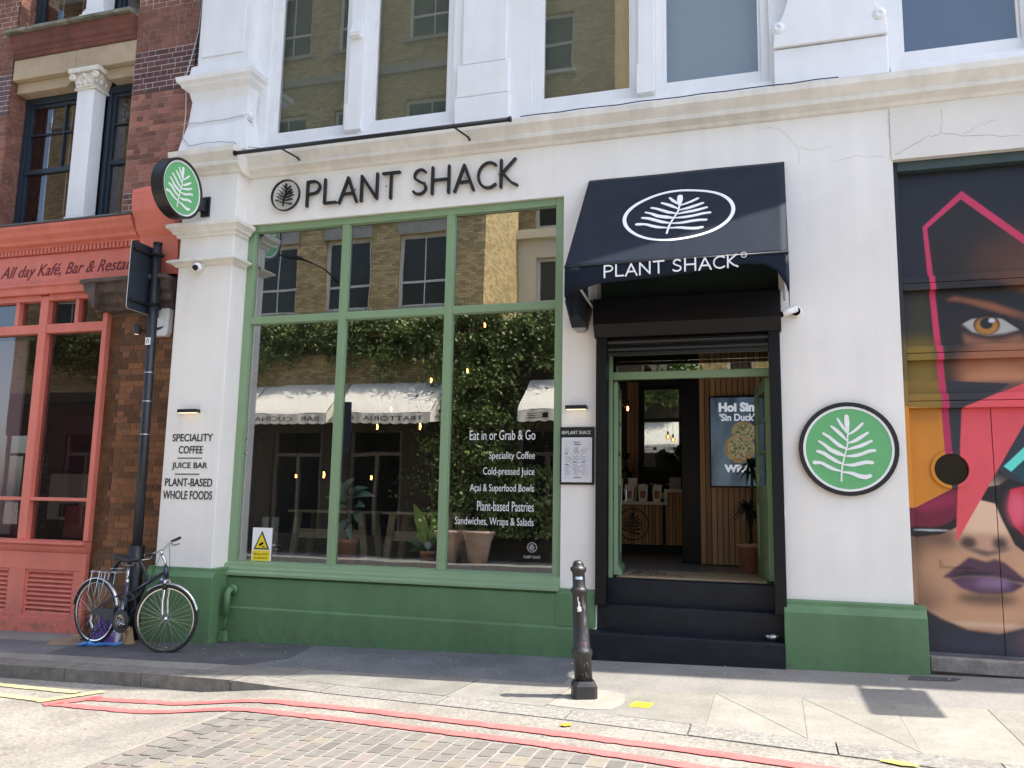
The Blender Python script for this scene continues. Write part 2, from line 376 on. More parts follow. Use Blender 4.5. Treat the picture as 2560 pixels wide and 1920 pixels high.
# ------------------------------------------------------------------ ground
def cl(a,b,c): return max(b,min(c,a))
def zp(x,y): return .025*(cl(x,-12,6)+4)+.01*(cl(y,4,8.6)-8.6)
KL=[(-30,6.75),(-6.0,6.70),(-4.9,6.70),(-4.3,6.58),(-3.6,6.43),(-1.87,6.20),(-.65,5.95),(.8,5.63),(3,5.15),(30,-1)]
def KY(x):
    for a,b in zip(KL,KL[1:]):
        if x<=b[0]: return a[1]+(b[1]-a[1])*(x-a[0])/(b[0]-a[0])
    return KL[-1][1]
def hh(x):
    t=cl((-3.75-x)/1.35,0,1); return .115*t*t*(3-2*t)
def zr(x,y): return zp(x,y)-hh(x)
def sheet(name,xs,yf,nz,zf,m,kind='structure',under=.0):
    vs=[];n=nz+1
    for x in xs:
        ya,yb=yf(x)
        for j in range(n):
            y=ya+(yb-ya)*j/nz; vs.append((x,y,zf(x,y)))
    fs=[(i*n+j,(i+1)*n+j,(i+1)*n+j+1,i*n+j+1) for i in range(len(xs)-1) for j in range(nz)]
    mb=MB(); mb.add(vs,fs,True); return obj(name,mb,m,kind=kind,fix=False)
asph_road=mat('pale_worn_asphalt',(.19,.175,.152),.9,.6,55,col2=(.275,.257,.225),vscale=1.7,fine=.30,fs=42,spots=(18,.72,(.15,.14,.12)),detail=10)
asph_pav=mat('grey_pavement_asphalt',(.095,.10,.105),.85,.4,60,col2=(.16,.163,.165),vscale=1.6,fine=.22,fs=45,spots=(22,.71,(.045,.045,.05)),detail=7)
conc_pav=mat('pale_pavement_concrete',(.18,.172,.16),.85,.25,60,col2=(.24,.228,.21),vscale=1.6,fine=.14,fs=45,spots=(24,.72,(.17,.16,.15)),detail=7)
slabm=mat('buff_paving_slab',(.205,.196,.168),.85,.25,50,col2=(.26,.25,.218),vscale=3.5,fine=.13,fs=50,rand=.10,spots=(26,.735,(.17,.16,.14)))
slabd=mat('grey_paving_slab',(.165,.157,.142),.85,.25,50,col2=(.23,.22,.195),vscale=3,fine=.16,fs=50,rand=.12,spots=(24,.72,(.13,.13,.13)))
granited=mat('dirty_shaded_kerb_granite',(.14,.13,.115),.85,.6,60,col2=(.23,.215,.19),vscale=9,fine=.3,rand=.2)  # darker granite for the left kerb: dirt plus its face's shade in the colour
granite=mat('kerb_granite',(.17,.162,.148),.8,.5,70,col2=(.27,.258,.235),vscale=24,fine=.32,fs=45,rand=.08,spots=(5,.70,(.2,.18,.16)))
settm=mat('granite_sett',(.145,.132,.116),.75,.4,40,col2=(.20,.192,.173),vscale=2.2,fine=.18,rand=.11)
settj=mat('sett_joint_grit',(.245,.228,.20),.95,.6,60,var=.12,fine=.2)
redp=mat('red_road_paint',(.56,.125,.12),.75,.5,60,var=.14,vscale=6,fine=.16,wear=((.24,.215,.19),16,.60))
yelp=mat('yellow_road_paint',(.42,.365,.20),.75,.4,60,var=.2,vscale=8,fine=.15,wear=((.24,.22,.19),14,.56))
XS=[-30+.5*i for i in range(41)]+[-9.75+.2*i for i in range(75)]+[5.5+.5*i for i in range(50)]
road=sheet('road',XS,lambda x:(-3.2,KY(x)+.02),24,zr,asph_road)
far=MB(); far.add([(-250,-250,-.75),(250,-250,-.75),(250,250,-.75),(-250,250,-.75)],[(0,1,2,3)]); obj('ground',far,asph_road,kind='structure',fix=False)
XP=[-30+.5*i for i in range(56)]
# asphalt on the left, concrete on the right, one pavement
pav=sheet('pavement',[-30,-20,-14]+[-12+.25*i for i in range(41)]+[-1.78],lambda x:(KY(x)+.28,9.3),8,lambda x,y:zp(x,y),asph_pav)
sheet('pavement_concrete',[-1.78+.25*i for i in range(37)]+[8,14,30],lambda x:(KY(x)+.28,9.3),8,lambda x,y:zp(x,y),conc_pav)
# opposite pavement
sheet('pavement_opposite',[-30,-20,-12,-4,0,4,12,30],lambda x:(-19,-3.2),4,lambda x,y:.04,conc_pav)
obj('kerb_opposite',MB().box(-30,30,-3.2,-2.95,-.5,.045),granite,kind='structure')
def ground_slab(poly,top,th,m,name,parent,zf=zp):
    mb=MB(); n=len(poly)
    vs=[(x,y,zf(x,y)+top) for x,y in poly]+[(x,y,zf(x,y)+top-th) for x,y in poly]
    mb.add(vs,[tuple(range(n)),tuple(range(2*n-1,n-1,-1))]+[(i,i+n,(i+1)%n+n,(i+1)%n) for i in range(n)])
    return obj(name,mb,m,parent)
def inset(p,g):
    c=(sum(a for a,b in p)/len(p),sum(b for a,b in p)/len(p)); o=[]
    for a,b in p:
        d=math.hypot(a-c[0],b-c[1]); o.append((a+(c[0]-a)*g/d,b+(c[1]-b)*g/d))
    return o
# kerb stones
x=-13.0
while x<8:
    l=.85+.25*rnd(); a=(x+.005,KY(x)); b=(x+l-.006,KY(x+l))
    h_=max(hh(x),hh(x+l)); dz=.004*rnd()
    ground_slab([a,b,(b[0],KY(x+l)+.285),(a[0],KY(x)+.285)],.006+dz,.03+h_+.02,granited if x<-3.9 else granite,'kerb_stone',pav)
    x+=l
# paving slabs beside the kerb
yt=lambda x: 7.28-.02*math.sin(x*3)
for x0 in np.arange(-8.6,-1.4,.86):
    x1=x0+.86
    if x1>-1.7: x1=-1.72
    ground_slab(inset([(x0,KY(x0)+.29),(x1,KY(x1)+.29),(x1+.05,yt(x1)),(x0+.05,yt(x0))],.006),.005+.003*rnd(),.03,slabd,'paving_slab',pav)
sx=[-1.16,-.50,.16,.813,1.454,2.10,2.75,3.4,4.05]
for i in range(len(sx)-1):
    x0,x1=sx[i],sx[i+1]; q=[(x0,KY(x0)+.29),(x1,KY(x1)+.29),(x1,7.25),(x0,7.25)]
    t_=.004+.003*rnd()
    if i in (1,2):
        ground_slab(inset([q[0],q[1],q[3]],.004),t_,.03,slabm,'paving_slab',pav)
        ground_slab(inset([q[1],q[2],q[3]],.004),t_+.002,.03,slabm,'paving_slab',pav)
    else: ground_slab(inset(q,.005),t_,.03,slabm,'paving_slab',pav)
ground_slab([(-1.78,6.56),(-1.62,6.50),(-1.38,6.47),(-1.22,6.50),(-1.15,6.72),(-1.2,7.02),(-1.35,7.13),(-1.62,7.16),(-1.72,7.0),(-1.80,6.8)],.004,.03,mat('fresh_mortar',(.27,.255,.222),.9,.3,50,var=.1,vscale=6,fine=.08),'mortar_patch',pav)
ground_slab([(1.05,8.22),(1.42,8.25),(1.5,8.40),(1.1,8.42)],.005,.01,mat('tar_patch',(.07,.07,.07),.8,.5,50,var=.3),'tar_patch',pav)
asph_dk=mat('dark_patch_asphalt',(.055,.056,.059),.85,.5,60,col2=(.095,.096,.098),vscale=2.5,fine=.15)
ground_slab([(-7.4,7.32),(-5.0,7.32),(-4.75,7.75),(-4.9,8.52),(-7.9,8.5),(-7.6,7.9)],.0035,.01,asph_dk,'asphalt_patch',pav)
ground_slab([(-12,8.0),(-7.5,8.0),(-7.5,8.55),(-12,8.55)],.003,.01,slabd,'old_step_slab',pav)
# setts: rows run away from the viewer, cut along the lower red line
RL=[(-4.25,5.74),(-2.85,5.59),(-1.52,5.40),(-.57,5.19),(.6,4.93),(3,4.35),(5,3.9)]
def LY(x,tab=RL):
    if x<=tab[0][0]: return tab[0][1]
    for a,b in zip(tab,tab[1:]):
        if x<=b[0]: return a[1]+(b[1]-a[1])*(x-a[0])/(b[0]-a[0])
    return tab[-1][1]
sb=sheet('sett_bedding',[-3.96+.4*i for i in range(21)],lambda x:(.5,LY(x)-.01),8,lambda x,y:zr(x,y)+.004,settj)
near=[];rest=MB()
unit=MB(); unit.add([(-.5,-.5,0),(.5,-.5,0),(.5,.5,0),(-.5,.5,0),(-.47,-.485,1),(.47,-.485,1),(.47,.485,1),(-.47,.485,1)],
   [(4,5,6,7),(0,1,5,4),(1,2,6,5),(2,3,7,6),(3,0,4,7)])
settp=mat('pinkish_sett',(.165,.138,.12),.75,.4,40,col2=(.215,.185,.165),vscale=2.2,fine=.18,rand=.11); settb=mat('buff_sett',(.175,.155,.12),.75,.4,40,col2=(.225,.205,.165),vscale=2.2,fine=.18,rand=.11); settd=mat('dark_sett',(.125,.117,.107),.75,.4,40,col2=(.17,.16,.15),vscale=2.2,fine=.18,rand=.2)
sett_mes=[unit.mesh('sett',m_) for m_ in (settm,settm,settm,settm,settm,settp,settb,settd,settd)]
ground_slab([(-4.0,.8),(-3.955,.8),(-3.955,5.70),(-4.0,5.72)],.006,.01,settj,'edging_mortar',sb,zf=zr)
sett_list=[]
xi=-3.94
while xi<4:
    wd=.094+.012*rnd(); y=LY(xi+wd/2)-.012
    while y>.8:
        ln=.135+.065*rnd(); yc=y-ln/2; xc=xi+wd/2
        vis = (xc< -0.2 and yc>3.9+.0 and yc> 4.15+(xc+3.98)*.36-.45)
        sett_list.append((0 if vis else 1,-yc,xc,yc,wd,ln)); y-=ln+.011
    xi+=wd+.013
sett_list.sort()
for i,(v,_,xc,yc,wd,ln) in enumerate(sett_list):
    dz=.006*rnd(); tilt=.025*(rnd()-.5); z0=zr(xc,yc)-.005
    if i<300:
        o=bpy.data.objects.new('sett',random.choice(sett_mes)); COL.objects.link(o); o.parent=sb
        o.location=(xc,yc,z0); o.scale=(wd-.008*rnd(),ln-.006*rnd(),.011+dz*.45); o.rotation_euler=(.008*(rnd()-.5),tilt*.35,.035*(rnd()-.5))
    else: rest.box(xc-wd/2+.003,xc+wd/2-.003,yc-ln/2+.003,yc+ln/2-.003,z0,z0+.018+dz)
obj('more_setts',rest,settm,sb,kind='stuff',fix=False)
def line(name,m,pts,w_,seed,parent):
    rr=random.Random(seed); P_=[];W_=[]
    for (a,b) in zip(pts,pts[1:]):
        n=max(2,int(math.hypot(b[0]-a[0],b[1]-a[1])/.045))
        for k in range(n): t=k/n; P_.append((a[0]+(b[0]-a[0])*t,a[1]+(b[1]-a[1])*t))
    P_.append(pts[-1]); vs=[];n=len(P_)
    for i in range(n):
        a=P_[max(i-1,0)];b=P_[min(i+1,n-1)];dx,dy=b[0]-a[0],b[1]-a[1];l=math.hypot(dx,dy)
        ww=w_/2; o1=ww+rr.gauss(0,.004); o2=ww+rr.gauss(0,.004)+(.012 if rr.random()<.04 else 0)
        for s_,o_ in ((1,o1),(-1,o2)):
            X=P_[i][0]-dy/l*o_*s_;Y_=P_[i][1]+dx/l*o_*s_; vs.append((X,Y_,zr(X,Y_)+.0085))
    mb=MB(); mb.add(vs,[(2*i,2*i+1,2*i+3,2*i+2) for i in range(n-1)]); return obj(name,mb,m,parent,fix=False,kind='structure')
line('red_line',redp,[(-5.72,6.17),(-5.1,6.22),(-4.28,6.10),(-3.03,5.985),(-1.62,5.775),(-.61,5.605),(.9,5.28),(4,4.55)],.115,1,None)
line('red_line',redp,[(-5.85,5.93),(-5.0,5.90),(-4.25,5.81),(-2.87,5.675),(-1.54,5.487),(-.575,5.285),(.9,4.95),(4,4.25)],.105,2,None)
line('red_line',redp,[(-5.93,5.89),(-5.66,6.26)],.14,3,None)
line('yellow_line',yelp,[(-12,6.60),(-7.05,6.42),(-6.0,6.34)],.10,4,None)
line('yellow_line',yelp,[(-12,6.22),(-6.75,6.10),(-6.1,6.02)],.10,5,None)
line('yellow_line',yelp,[(-6.08,5.96),(-5.82,6.44)],.12,6,None)

# ------------------------------------------------------------------ the white shop building
F=8.6
B=thing('shop_building','white painted corner shop building with green plinth and tall upper windows','building',loc=(-2,F,0))
WIN=(-6.185,-2.14,.70,4.93); DOOR=(-1.765,.08,0,4.62); MUR=(1.18,3.45,.10,4.98)
UP=[(-6.02,-3.50,5.98,8.9),(-2.53,.05,5.98,8.9),(1.235,3.9,5.98,8.9),(4.9,7.5,5.98,8.9)]
mb=wall_open(MB(),-6.965,14,.70,5.8,[WIN,DOOR,MUR],F,F+.30)
mb.box(-6.965,-6.185,F,F+.3,-.5,.70); mb.box(-2.14,-1.765,F,F+.3,-.5,.70); mb.box(.08,1.18,F,F+.3,-.5,.70); mb.box(3.45,14,F,F+.3,-.5,.70)
obj('ground_floor_wall',mb,white,B)
mb=wall_open(MB(),-7.02,14,5.8,12.0,UP,F,F+.30); obj('upper_wall',mb,white2,B)
obj('window_apron',bx(-6.185,-2.14,F,F+.3,-.5,.70),green,B)
# body of the building behind the front
mb=MB(); mb.box(-7.02,14,F+.3,16.5,11.7,12.0); mb.box(-7.02,-6.9,F+.3,16.5,-.5,11.7); mb.box(13.9,14,F+.3,16.5,-.5,11.7); mb.box(-6.9,13.9,16.4,16.5,-.5,11.7)
mb.box(-6.9,13.9,F+.3,16.4,5.25,5.45)
obj('roof_and_rear_walls',mb,white,B)
# plinths
def plinth(x0,x1,yf,zt=.70,name='plinth'):
    prof=[(yf,-.4),(yf,zt-.10),(yf+.05,zt-.035),(yf+.055,zt),(F+.002,zt+.01),(F+.002,-.4)]
    return obj(name,MB().prism(prof,x0,x1,'x'),green,B,bevel=.006)
plinth(-7.03,-6.10,8.27,.77); plinth(.05,1.27,8.47,.715); 
mb=MB(); mb.prism([(8.55,.335),(8.55,.66),(F+.002,.70),(F+.002,.335)],-6.098,-2.17,'x'); mb.prism([(8.525,-.4),(8.525,.325),(8.55,.345),(F+.002,.345),(F+.002,-.4)],-6.098,-1.83,'x')
mb.prism([(8.548,.348),(8.548,.67),(8.575,.715),(F+.002,.72),(F+.002,.348)],-2.17,-1.765,'x')
obj('plinth',mb,green,B,bevel=.004)
# cornice between the floors
CP=[(0,5.52),(.03,5.53),(.05,5.56),(.12,5.60),(.13,5.63),(.115,5.65),(.15,5.69),(.19,5.74),(.20,5.80),(.03,5.845)]
mb=moulding(MB(),-6.16,14,CP,F); obj('cornice',mb,cream,B)
mb=MB(); moulding(mb,-7.09,-6.13,[(p+.24,z) for p,z in CP],F); obj('cornice_block',mb,cream,B)
# left pilaster: shaft, neck ring, capital, frieze block
pl=obj('pilaster',bx(-6.965,-6.187,8.36,F+.001,.765,5.53),white,B,bevel=.008)
def collar(name,z,prof,x0=-6.965,x1=-6.187,y=8.36,m=None):
    mb=MB()
    for (p0,za),(p1,zb) in zip(prof,prof[1:]):
        a=[(x0-p0,y-p0,z+za),(x1+p0,y-p0,z+za),(x1+p0,F,z+za),(x0-p0,F,z+za),(x0-p1,y-p1,z+zb),(x1+p1,y-p1,z+zb),(x1+p1,F,z+zb),(x0-p1,F,z+zb)]
        mb.add(a,[(0,1,5,4),(1,2,6,5),(3,0,4,7)])
    p0,za=prof[0];p1,zb=prof[-1]
    mb.add([(x0-p0,y-p0,z+za),(x1+p0,y-p0,z+za),(x1+p0,F,z+za),(x0-p0,F,z+za)],[(3,2,1,0)])
    mb.add([(x0-p1,y-p1,z+zb),(x1+p1,y-p1,z+zb),(x1+p1,F,z+zb),(x0-p1,F,z+zb)],[(0,1,2,3)])
    return obj(name,mb,m or cream,B)
collar('neck_ring',4.37,[(.005,0),(.02,.0),(.05,.03),(.10,.045),(.105,.065),(.06,.09),(.005,.10)])
collar('capital',4.74,[(.005,0),(.03,.0),(.035,.03),(.07,.045),(.075,.07),(.11,.10),(.125,.105),(.13,.15),(.10,.17),(.005,.175)])
# upper pier over the pilaster with flared base, cap and panelled shaft
prof=[(.10,0),(.06,.25),(.02,.45),(.0,.75),(.03,.87),(.10,.92),(.11,.95),(.15,.98),(.16,1.04),(.08,1.06),(.04,1.12),(.03,1.22),(.0,1.25)]
mb=MB(); x0,x1=-7.0,-6.15
collar('upper_pier_base',5.80,prof,x0+.02,x1-.02,8.40,white2)
obj('upper_pier_shaft',bx(-6.96,-6.2,8.42,F+.001,7.05,11.9),white2,B,bevel=.006)
mb=MB(); mb.box(-6.90,-6.28,8.405,8.42,7.16,11.5); obj('upper_pier_panel',mb,white2,B,bevel=.004)
mb=MB()
def volute(mb,xa,xb,y,z,s=1,sc=1.0):
    """scroll bracket in profile, extruded in x"""
    pts=[(y,z+.42*sc),(y-.16*sc,z+.42*sc),(y-.15*sc,z+.30*sc),(y-.10*sc,z+.18*sc),(y-.085*sc,z+.06*sc),(y-.10*sc,z-.02*sc),(y-.16*sc,z-.05*sc),(y-.19*sc,z-.11*sc),(y-.15*sc,z-.17*sc),(y-.07*sc,z-.19*sc),(y,z-.24*sc)]
    mb.prism(pts,xa,xb,'x')
    mb.lathe([(.0,0),(.045*sc,0),(.05*sc,.02),(.03*sc,.035),(0,.035)],(xb,y-.125*sc,z-.105*sc),14,'x')
volute(mb,-6.21,-6.13,8.56,6.40); obj('scroll',mb,white2,B,bevel=.004)
# middle pier blocks and the right pier with volutes
mb=MB(); mb.box(-3.44,-2.77,8.52,F+.001,5.845,6.20); obj('pier_block',mb,white2,B,bevel=.012)
mb=MB(); mb.box(-3.425,-2.785,8.535,F+.001,6.21,6.61); obj('pier_block',mb,white2,B,bevel=.015)
mb=MB(); mb.box(-3.37,-2.83,8.55,F+.001,6.62,8.9); obj('pier_panel',mb,white2,B,bevel=.008)
for xa,xb in ((.09,1.176),(3.93,4.87)):
    mb=MB(); mb.box(xa,xb,8.50,F+.001,5.85,6.25); obj('pier_block',mb,white2,B,bevel=.012)
    mb=MB(); mb.prism([(xa+.0,6.26),(xb-.0,6.26),(xb-.01,6.45),(xb-.10,6.60),(xb-.16,6.80),(xb-.12,7.0),(xb-.05,7.15),(xa+.05,7.15),(xa+.12,7.0),(xa+.16,6.80),(xa+.10,6.60),(xa+.01,6.45)],8.47,F+.001)
    obj('pier_shield',mb,white2,B,bevel=.01)
    for xc in (xa+.05,xb-.07):
        mb=MB(); mb.lathe([(0,-.012),(.02,-.012),(.026,-.02),(.036,-.02),(.042,-.010),(.058,-.010),(.066,-.002),(.066,0)],(xc,8.47,6.47),18,'y'); obj('scroll',mb,white2,B)
    obj('pier_panel',bx(xa+.15,xb-.15,8.54,F+.001,7.16,8.9),white2,B,bevel=.008)
# upper windows
def upwin(x0,x1,mx0,mx1,pan):
    z0,z1=5.98,8.9
    mb=MB(); mb.box(mx0,mx1,8.57,8.80,z0,z1); o=obj('stone_mullion',mb,white2,B,bevel=.008)
    mb=MB(); mb.box(mx0-.01,mx1+.01,8.54,8.57,5.99,6.33); obj('mullion_foot',mb,white2,B,bevel=.004); obj('mullion_stop',MB().prism([(8.57,7.18),(8.49,7.18),(8.47,7.22),(8.57,7.45)],mx0+.04,mx1-.04,'x'),white2,B,bevel=.004)
    mb=MB(); mb.prism([(8.555,5.85),(8.555,5.93),(8.70,6.0),(8.80,6.0),(8.80,5.85)],x0-.04,x1+.04,'x'); obj('upper_sill',mb,white2,B,bevel=.004)
    for (a,b),m_ in zip(((x0,mx0),(mx1,x1)),pan):
        f=MB(); w_=.085
        f.box(a,a+w_,8.66,8.74,z0+.02,z1); f.box(b-w_,b,8.66,8.74,z0+.02,z1); f.box(a+w_,b-w_,8.66,8.74,z0+.02,z0+.135); f.box(a+w_,b-w_,8.66,8.74,z1-.1,z1)
        f.box(a+w_,a+w_+.03,8.69,8.76,z0+.135,z1-.1); f.box(b-w_-.03,b-w_,8.69,8.76,z0+.135,z1-.1); f.box(a+w_+.03,b-w_-.03,8.69,8.76,z0+.135,z0+.165)
        fo=obj('upper_window',f,white2,B,bevel=.004)
        obj('pane',bx(a+w_,b-w_,8.715,8.721,z0+.135,z1-.1),m_[0],fo)
        obj('blind',bx(a+.03,b-.03,8.86,8.87,z0+.05,z1),m_[1],fo)
b_dark=mat('brown_blind',(.27,.27,.22),.9,.05,30); b_grey=mat('grey_blind',(.50,.52,.50),.9); b_blue=mat('blue_grey_blind',(.07,.10,.15),.8)
upwin(-6.02,-3.50,-4.86,-4.66,((glassu,b_dark),(glassu,b_dark)))
upwin(-2.53,.05,-1.32,-1.14,((glassu,b_dark),(glassu,b_grey)))
upwin(1.235,3.9,2.47,2.67,((glassu,b_blue),(glassu,b_blue)))
upwin(4.9,7.5,6.1,6.3,((glassu,b_grey),(glassu,b_grey)))
# eaves: gutter, and an unseen canted slab added and shaped to shade the street
EZ=11.75
obj('eaves_gutter',bx(4.65,14,8.47,F,EZ,EZ+.25),white2,B)
obj('shade_overhang',MB().prism([(4.65,F),(4.60,8.46),(1.95,7.46),(.6,7.08),(-6.9,7.08),(-6.9,F)],EZ,EZ+.25,'z'),white2,B)
# hairline cracks in the render
crk=mat('plaster_crack',(.42,.39,.34),.9)
def crack(pts,seed,w_=.006,y=None):
    y=y or F
    r_=random.Random(seed); P_=[]
    for a,b in zip(pts,pts[1:]):
        for k in range(6): t=k/6; P_.append((a[0]+(b[0]-a[0])*t+r_.gauss(0,.008),a[1]+(b[1]-a[1])*t+r_.gauss(0,.008)))
    P_.append(pts[-1]); obj('crack',MB().ribbon(P_,[w_*(.4+.9*r_.random()) for _ in P_],y-.0012,y+.001,caps=False),crk,B,fix=False)
crack([(1.19,5.02),(1.45,5.16),(1.62,5.20),(1.80,5.16),(2.3,5.10)],1,y=8.588); crack([(1.80,5.17),(1.98,5.26),(2.1,5.28)],2,.004,y=8.588); crack([(1.62,5.2),(1.63,5.45)],3,.004,y=8.588); crack([(1.17,5.5),(1.165,5.3),(1.175,5.0)],6,.005); crack([(.62,5.02),(.85,5.06),(1.1,5.03)],7,.003); crack([(.30,5.2),(.5,5.16),(.6,5.18)],8,.003)
crack([(.24,5.30),(.3,5.2),(.32,5.05)],4,.003); crack([(-.1,5.5),(.15,5.42),(.24,5.3)],5,.003)
# cream fascia over the mural (a thicker coat of render ends in a ragged step)
obj('render_coat',bx(1.17,14,8.588,F+.001,4.98,5.53),mat('warm_cream_render',(.72,.69,.62),.6,.15,10,var=.05,vscale=1.2),B)

# shop window: part of the building, a frame with six panes
fr=MB(); Y0,Y1=8.645,8.705
fr.box(-6.185,-6.085,Y0,Y1,.80,4.93); fr.box(-2.235,-2.14,Y0,Y1,.80,4.93); fr.box(-6.085,-2.235,Y0,Y1,4.845,4.93)
fr.box(-4.88,-4.785,Y0,Y1,.84,4.845); fr.box(-3.535,-3.44,Y0,Y1,.84,4.845)
for a,b in ((-6.085,-4.88),(-4.785,-3.535),(-3.44,-2.235)): fr.box(a,b,Y0+.005,Y1,3.68,3.765)
sw=obj('shop_window',fr,greenf,B,bevel=.006)
obj('sill',MB().prism([(8.52,.69),(8.52,.72),(8.56,.745),(8.56,.765),(8.59,.785),(8.60,.82),(8.66,.845),(8.705,.845),(8.705,.69)],-6.185,-2.142,'x'),greenf,sw,bevel=.003)
bd=MB()
for a,b in ((-6.085,-4.88),(-4.785,-3.535),(-3.44,-2.235)):
    for z0,z1 in ((.845,3.68),(3.765,4.845)):
        obj('pane',bx(a,b,8.690,8.695,z0,z1),glassw,sw)
        bd.box(a,a+.01,8.668,8.6895,z0,z1); bd.box(b-.01,b,8.668,8.6895,z0,z1); bd.box(a+.01,b-.01,8.668,8.6895,z0,z0+.01); bd.box(a+.01,b-.01,8.668,8.6895,z1-.01,z1)
obj('glazing_bead',bd,greenf,sw,bevel=.003)
# doorway
dg=mat('dark_green_panel',(.02,.035,.026),.5,.05,20)
d=MB(); d.box(-1.762,.078,8.80,8.86,3.45,4.617); obj('over_door_panel',d,dg,B)
st=MB(); st.prism([(8.44,-.3),(8.44,.315),(8.455,.325),(8.67,.33),(8.67,-.3)],-1.83,.055,'x'); obj('step',st,bluek,B,bevel=.008)
st=MB(); st.prism([(8.66,.2),(8.66,.565),(8.675,.575),(8.83,.575),(8.83,.2)],-1.76,.075,'x'); obj('step',st,bluek,B,bevel=.008)
st=MB(); st.prism([(8.80,.5),(8.80,.815),(8.815,.825),(8.93,.825),(8.93,.5)],-1.70,.02,'x'); obj('step',st,bluek,B,bevel=.006)
fd=MB(); y0,y1=8.83,8.90
fd.box(-1.71,-1.645,y0,y1,.825,3.44); fd.box(-.035,.03,y0,y1,.825,3.44); fd.box(-1.645,-.035,y0,y1,2.905,2.985); fd.box(-1.645,-.035,y0,y1,3.36,3.44)
dfo=obj('door_frame',fd,greenf,B,bevel=.006)
obj('fanlight',bx(-1.645,-.035,8.865,8.871,2.985,3.36),glass('fanlight_glass',.45,(.8,.85,.8)),dfo)
def leaf(px,py,ang):
    """door leaf hinged at (px,py); local x runs from the hinge to the free edge"""
    f=MB(); W_=.80; t=.045; zt=2.90; z0=.85
    f.box(0,.09,0,t,z0,zt); f.box(W_-.09,W_,0,t,z0,zt); f.box(.09,W_-.09,0,t,zt-.10,zt); f.box(.09,W_-.09,0,t,z0,z0+.20); f.box(.09,W_-.09,0,t,1.62,1.80)
    f.box(.09,W_-.09,.012,t-.012,z0+.20,1.62)
    f.box(.09,W_-.09,.005,t-.005,2.14,2.17); f.box(.09,W_-.09,.005,t-.005,2.48,2.51)
    f.prism([(-.04,z0-.005),(-.04,z0+.05),(0,z0+.10),(0,z0-.005)],0.0,W_,'x')
    M_=Matrix.Translation((px,py,0))@Matrix.Rotation(ang,4,'Z')
    for i,v in enumerate(f.v): f.v[i]=tuple(M_@Vector(v))
    o=obj('door',f,greenf,B,bevel=.004)
    for z0_,z1_ in ((1.80,2.14),(2.17,2.48),(2.51,2.80)):
        g=bx(.09,W_-.09,.02,.025,z0_,z1_); g.v=[tuple(M_@Vector(v)) for v in g.v]; obj('pane',g,glassd,o)
    h=MB(); h.tube([(W_-.045,-.0,1.62),(W_-.045,-.04,1.62),(W_-.045,-.055,1.66),(W_-.045,-.055,1.74),(W_-.045,-.0,1.78)],.008,6); h.box(W_-.065,W_-.025,-.004,0,1.58,1.82)
    h.v=[tuple(M_@Vector(v)) for v in h.v]; obj('handle',h,steel,o)
leaf(-1.60,8.93,R(97)); leaf(-.03,8.93,R(99.3))
# roller shutter box with guide rails and the last slats
sh=thing('roller_shutter','black roller shutter rolled up in its box above the doorway','roller shutter',loc=(-.84,8.5,3.3))
obj('box',MB().prism([(8.43,3.43),(8.43,3.70),(8.66,3.72),(8.66,3.30),(8.50,3.30)],-1.775,.095,'x'),black,sh,bevel=.008)
obj('guide_rail',bx(-1.755,-1.645,8.50,8.66,.58,3.30),black,sh,bevel=.006); obj('guide_rail',bx(-.03,.078,8.50,8.66,.58,3.30),black,sh,bevel=.006)
for i in range(2):
    pts=[(8.56,3.30-.075*i),(8.545,3.285-.075*i),(8.54,3.262-.075*i),(8.548,3.24-.075*i),(8.56,3.23-.075*i),(8.575,3.23-.075*i),(8.575,3.30-.075*i)]
    obj('slat',MB().prism(pts,-1.644,-.031,'x'),blackm,sh)
obj('bottom_bar',bx(-1.644,-.031,8.545,8.58,3.112,3.149),blackm,sh,bevel=.004)
# interior shell
rm=MB()
rm.add([(-6.9,8.9,.825),(.6,8.9,.825),(.6,15,.825),(-6.9,15,.825)],[(0,1,2,3)])
fl=obj('shop_floor',rm,mat('patterned_floor_tiles',(.15,.15,.14),.35,.1,30,col2=(.30,.29,.26),vscale=14,detail=2),B)
obj('interior_wall',MB().box(-6.9,.6,14.9,15,.83,5.2).box(-6.9,-6.8,8.9,14.9,.83,5.2).box(.5,.6,8.9,14.9,.83,5.2),mat('dark_green_grey_wall',(.055,.058,.05),.9,.05,20,var=.1),B)
obj('ceiling',bx(-6.9,.6,8.91,15,4.9,5.2),darkroom,B)
obj('tall_partition',bx(-6.75,-6.3,9.2,9.3,.83,3.2),darkroom,B)

# ------------------------------------------------------------------ signs and fittings on the front
t=thing('fascia_lettering','black raised PLANT SHACK letters with round frond mark above the shop window','sign',loc=(-4.2,F,5.0))
name_letters(-5.36,-2.63,5.085,.325,F-.05,F-.02,blackw,t)
o=obj('logo',frond(MB().ring((-5.64,5.255),.20,.185,F-.05,F-.02),(-5.635,5.26),.175,F-.05,F-.02,bold=.72),blackw,t)
pn=MB()
for x in (-5.64,-5.2,-4.7,-4.3,-3.8,-3.3,-2.9): pn.tube([(x,F-.021,5.25),(x,F,5.25)],.006,6)
obj('stand_off',pn,blackm,t)
t=thing('sign_light_bar','long black strip light on two bent arms above the shop name','light',loc=(-4.4,8.3,5.8))
obj('bar',MB().tube([(-6.13,8.20,5.70),(-2.66,8.20,5.70)],.024,10),blackm,t)
obj('end_cap',MB().tube([(-6.15,8.20,5.70),(-6.125,8.20,5.70)],.032,10),blackm,t); obj('end_cap',MB().tube([(-2.665,8.20,5.70),(-2.64,8.20,5.70)],.032,10),blackm,t)
for x in (-5.52,-3.32):
    obj('arm',MB().tube([(x,8.20,5.70),(x+.10,8.42,5.66)],.011,6).tube([(x+.10,8.42,5.66),(x+.11,8.58,5.62),(x-.08,8.585,5.62)],.013,6),blackm,t)
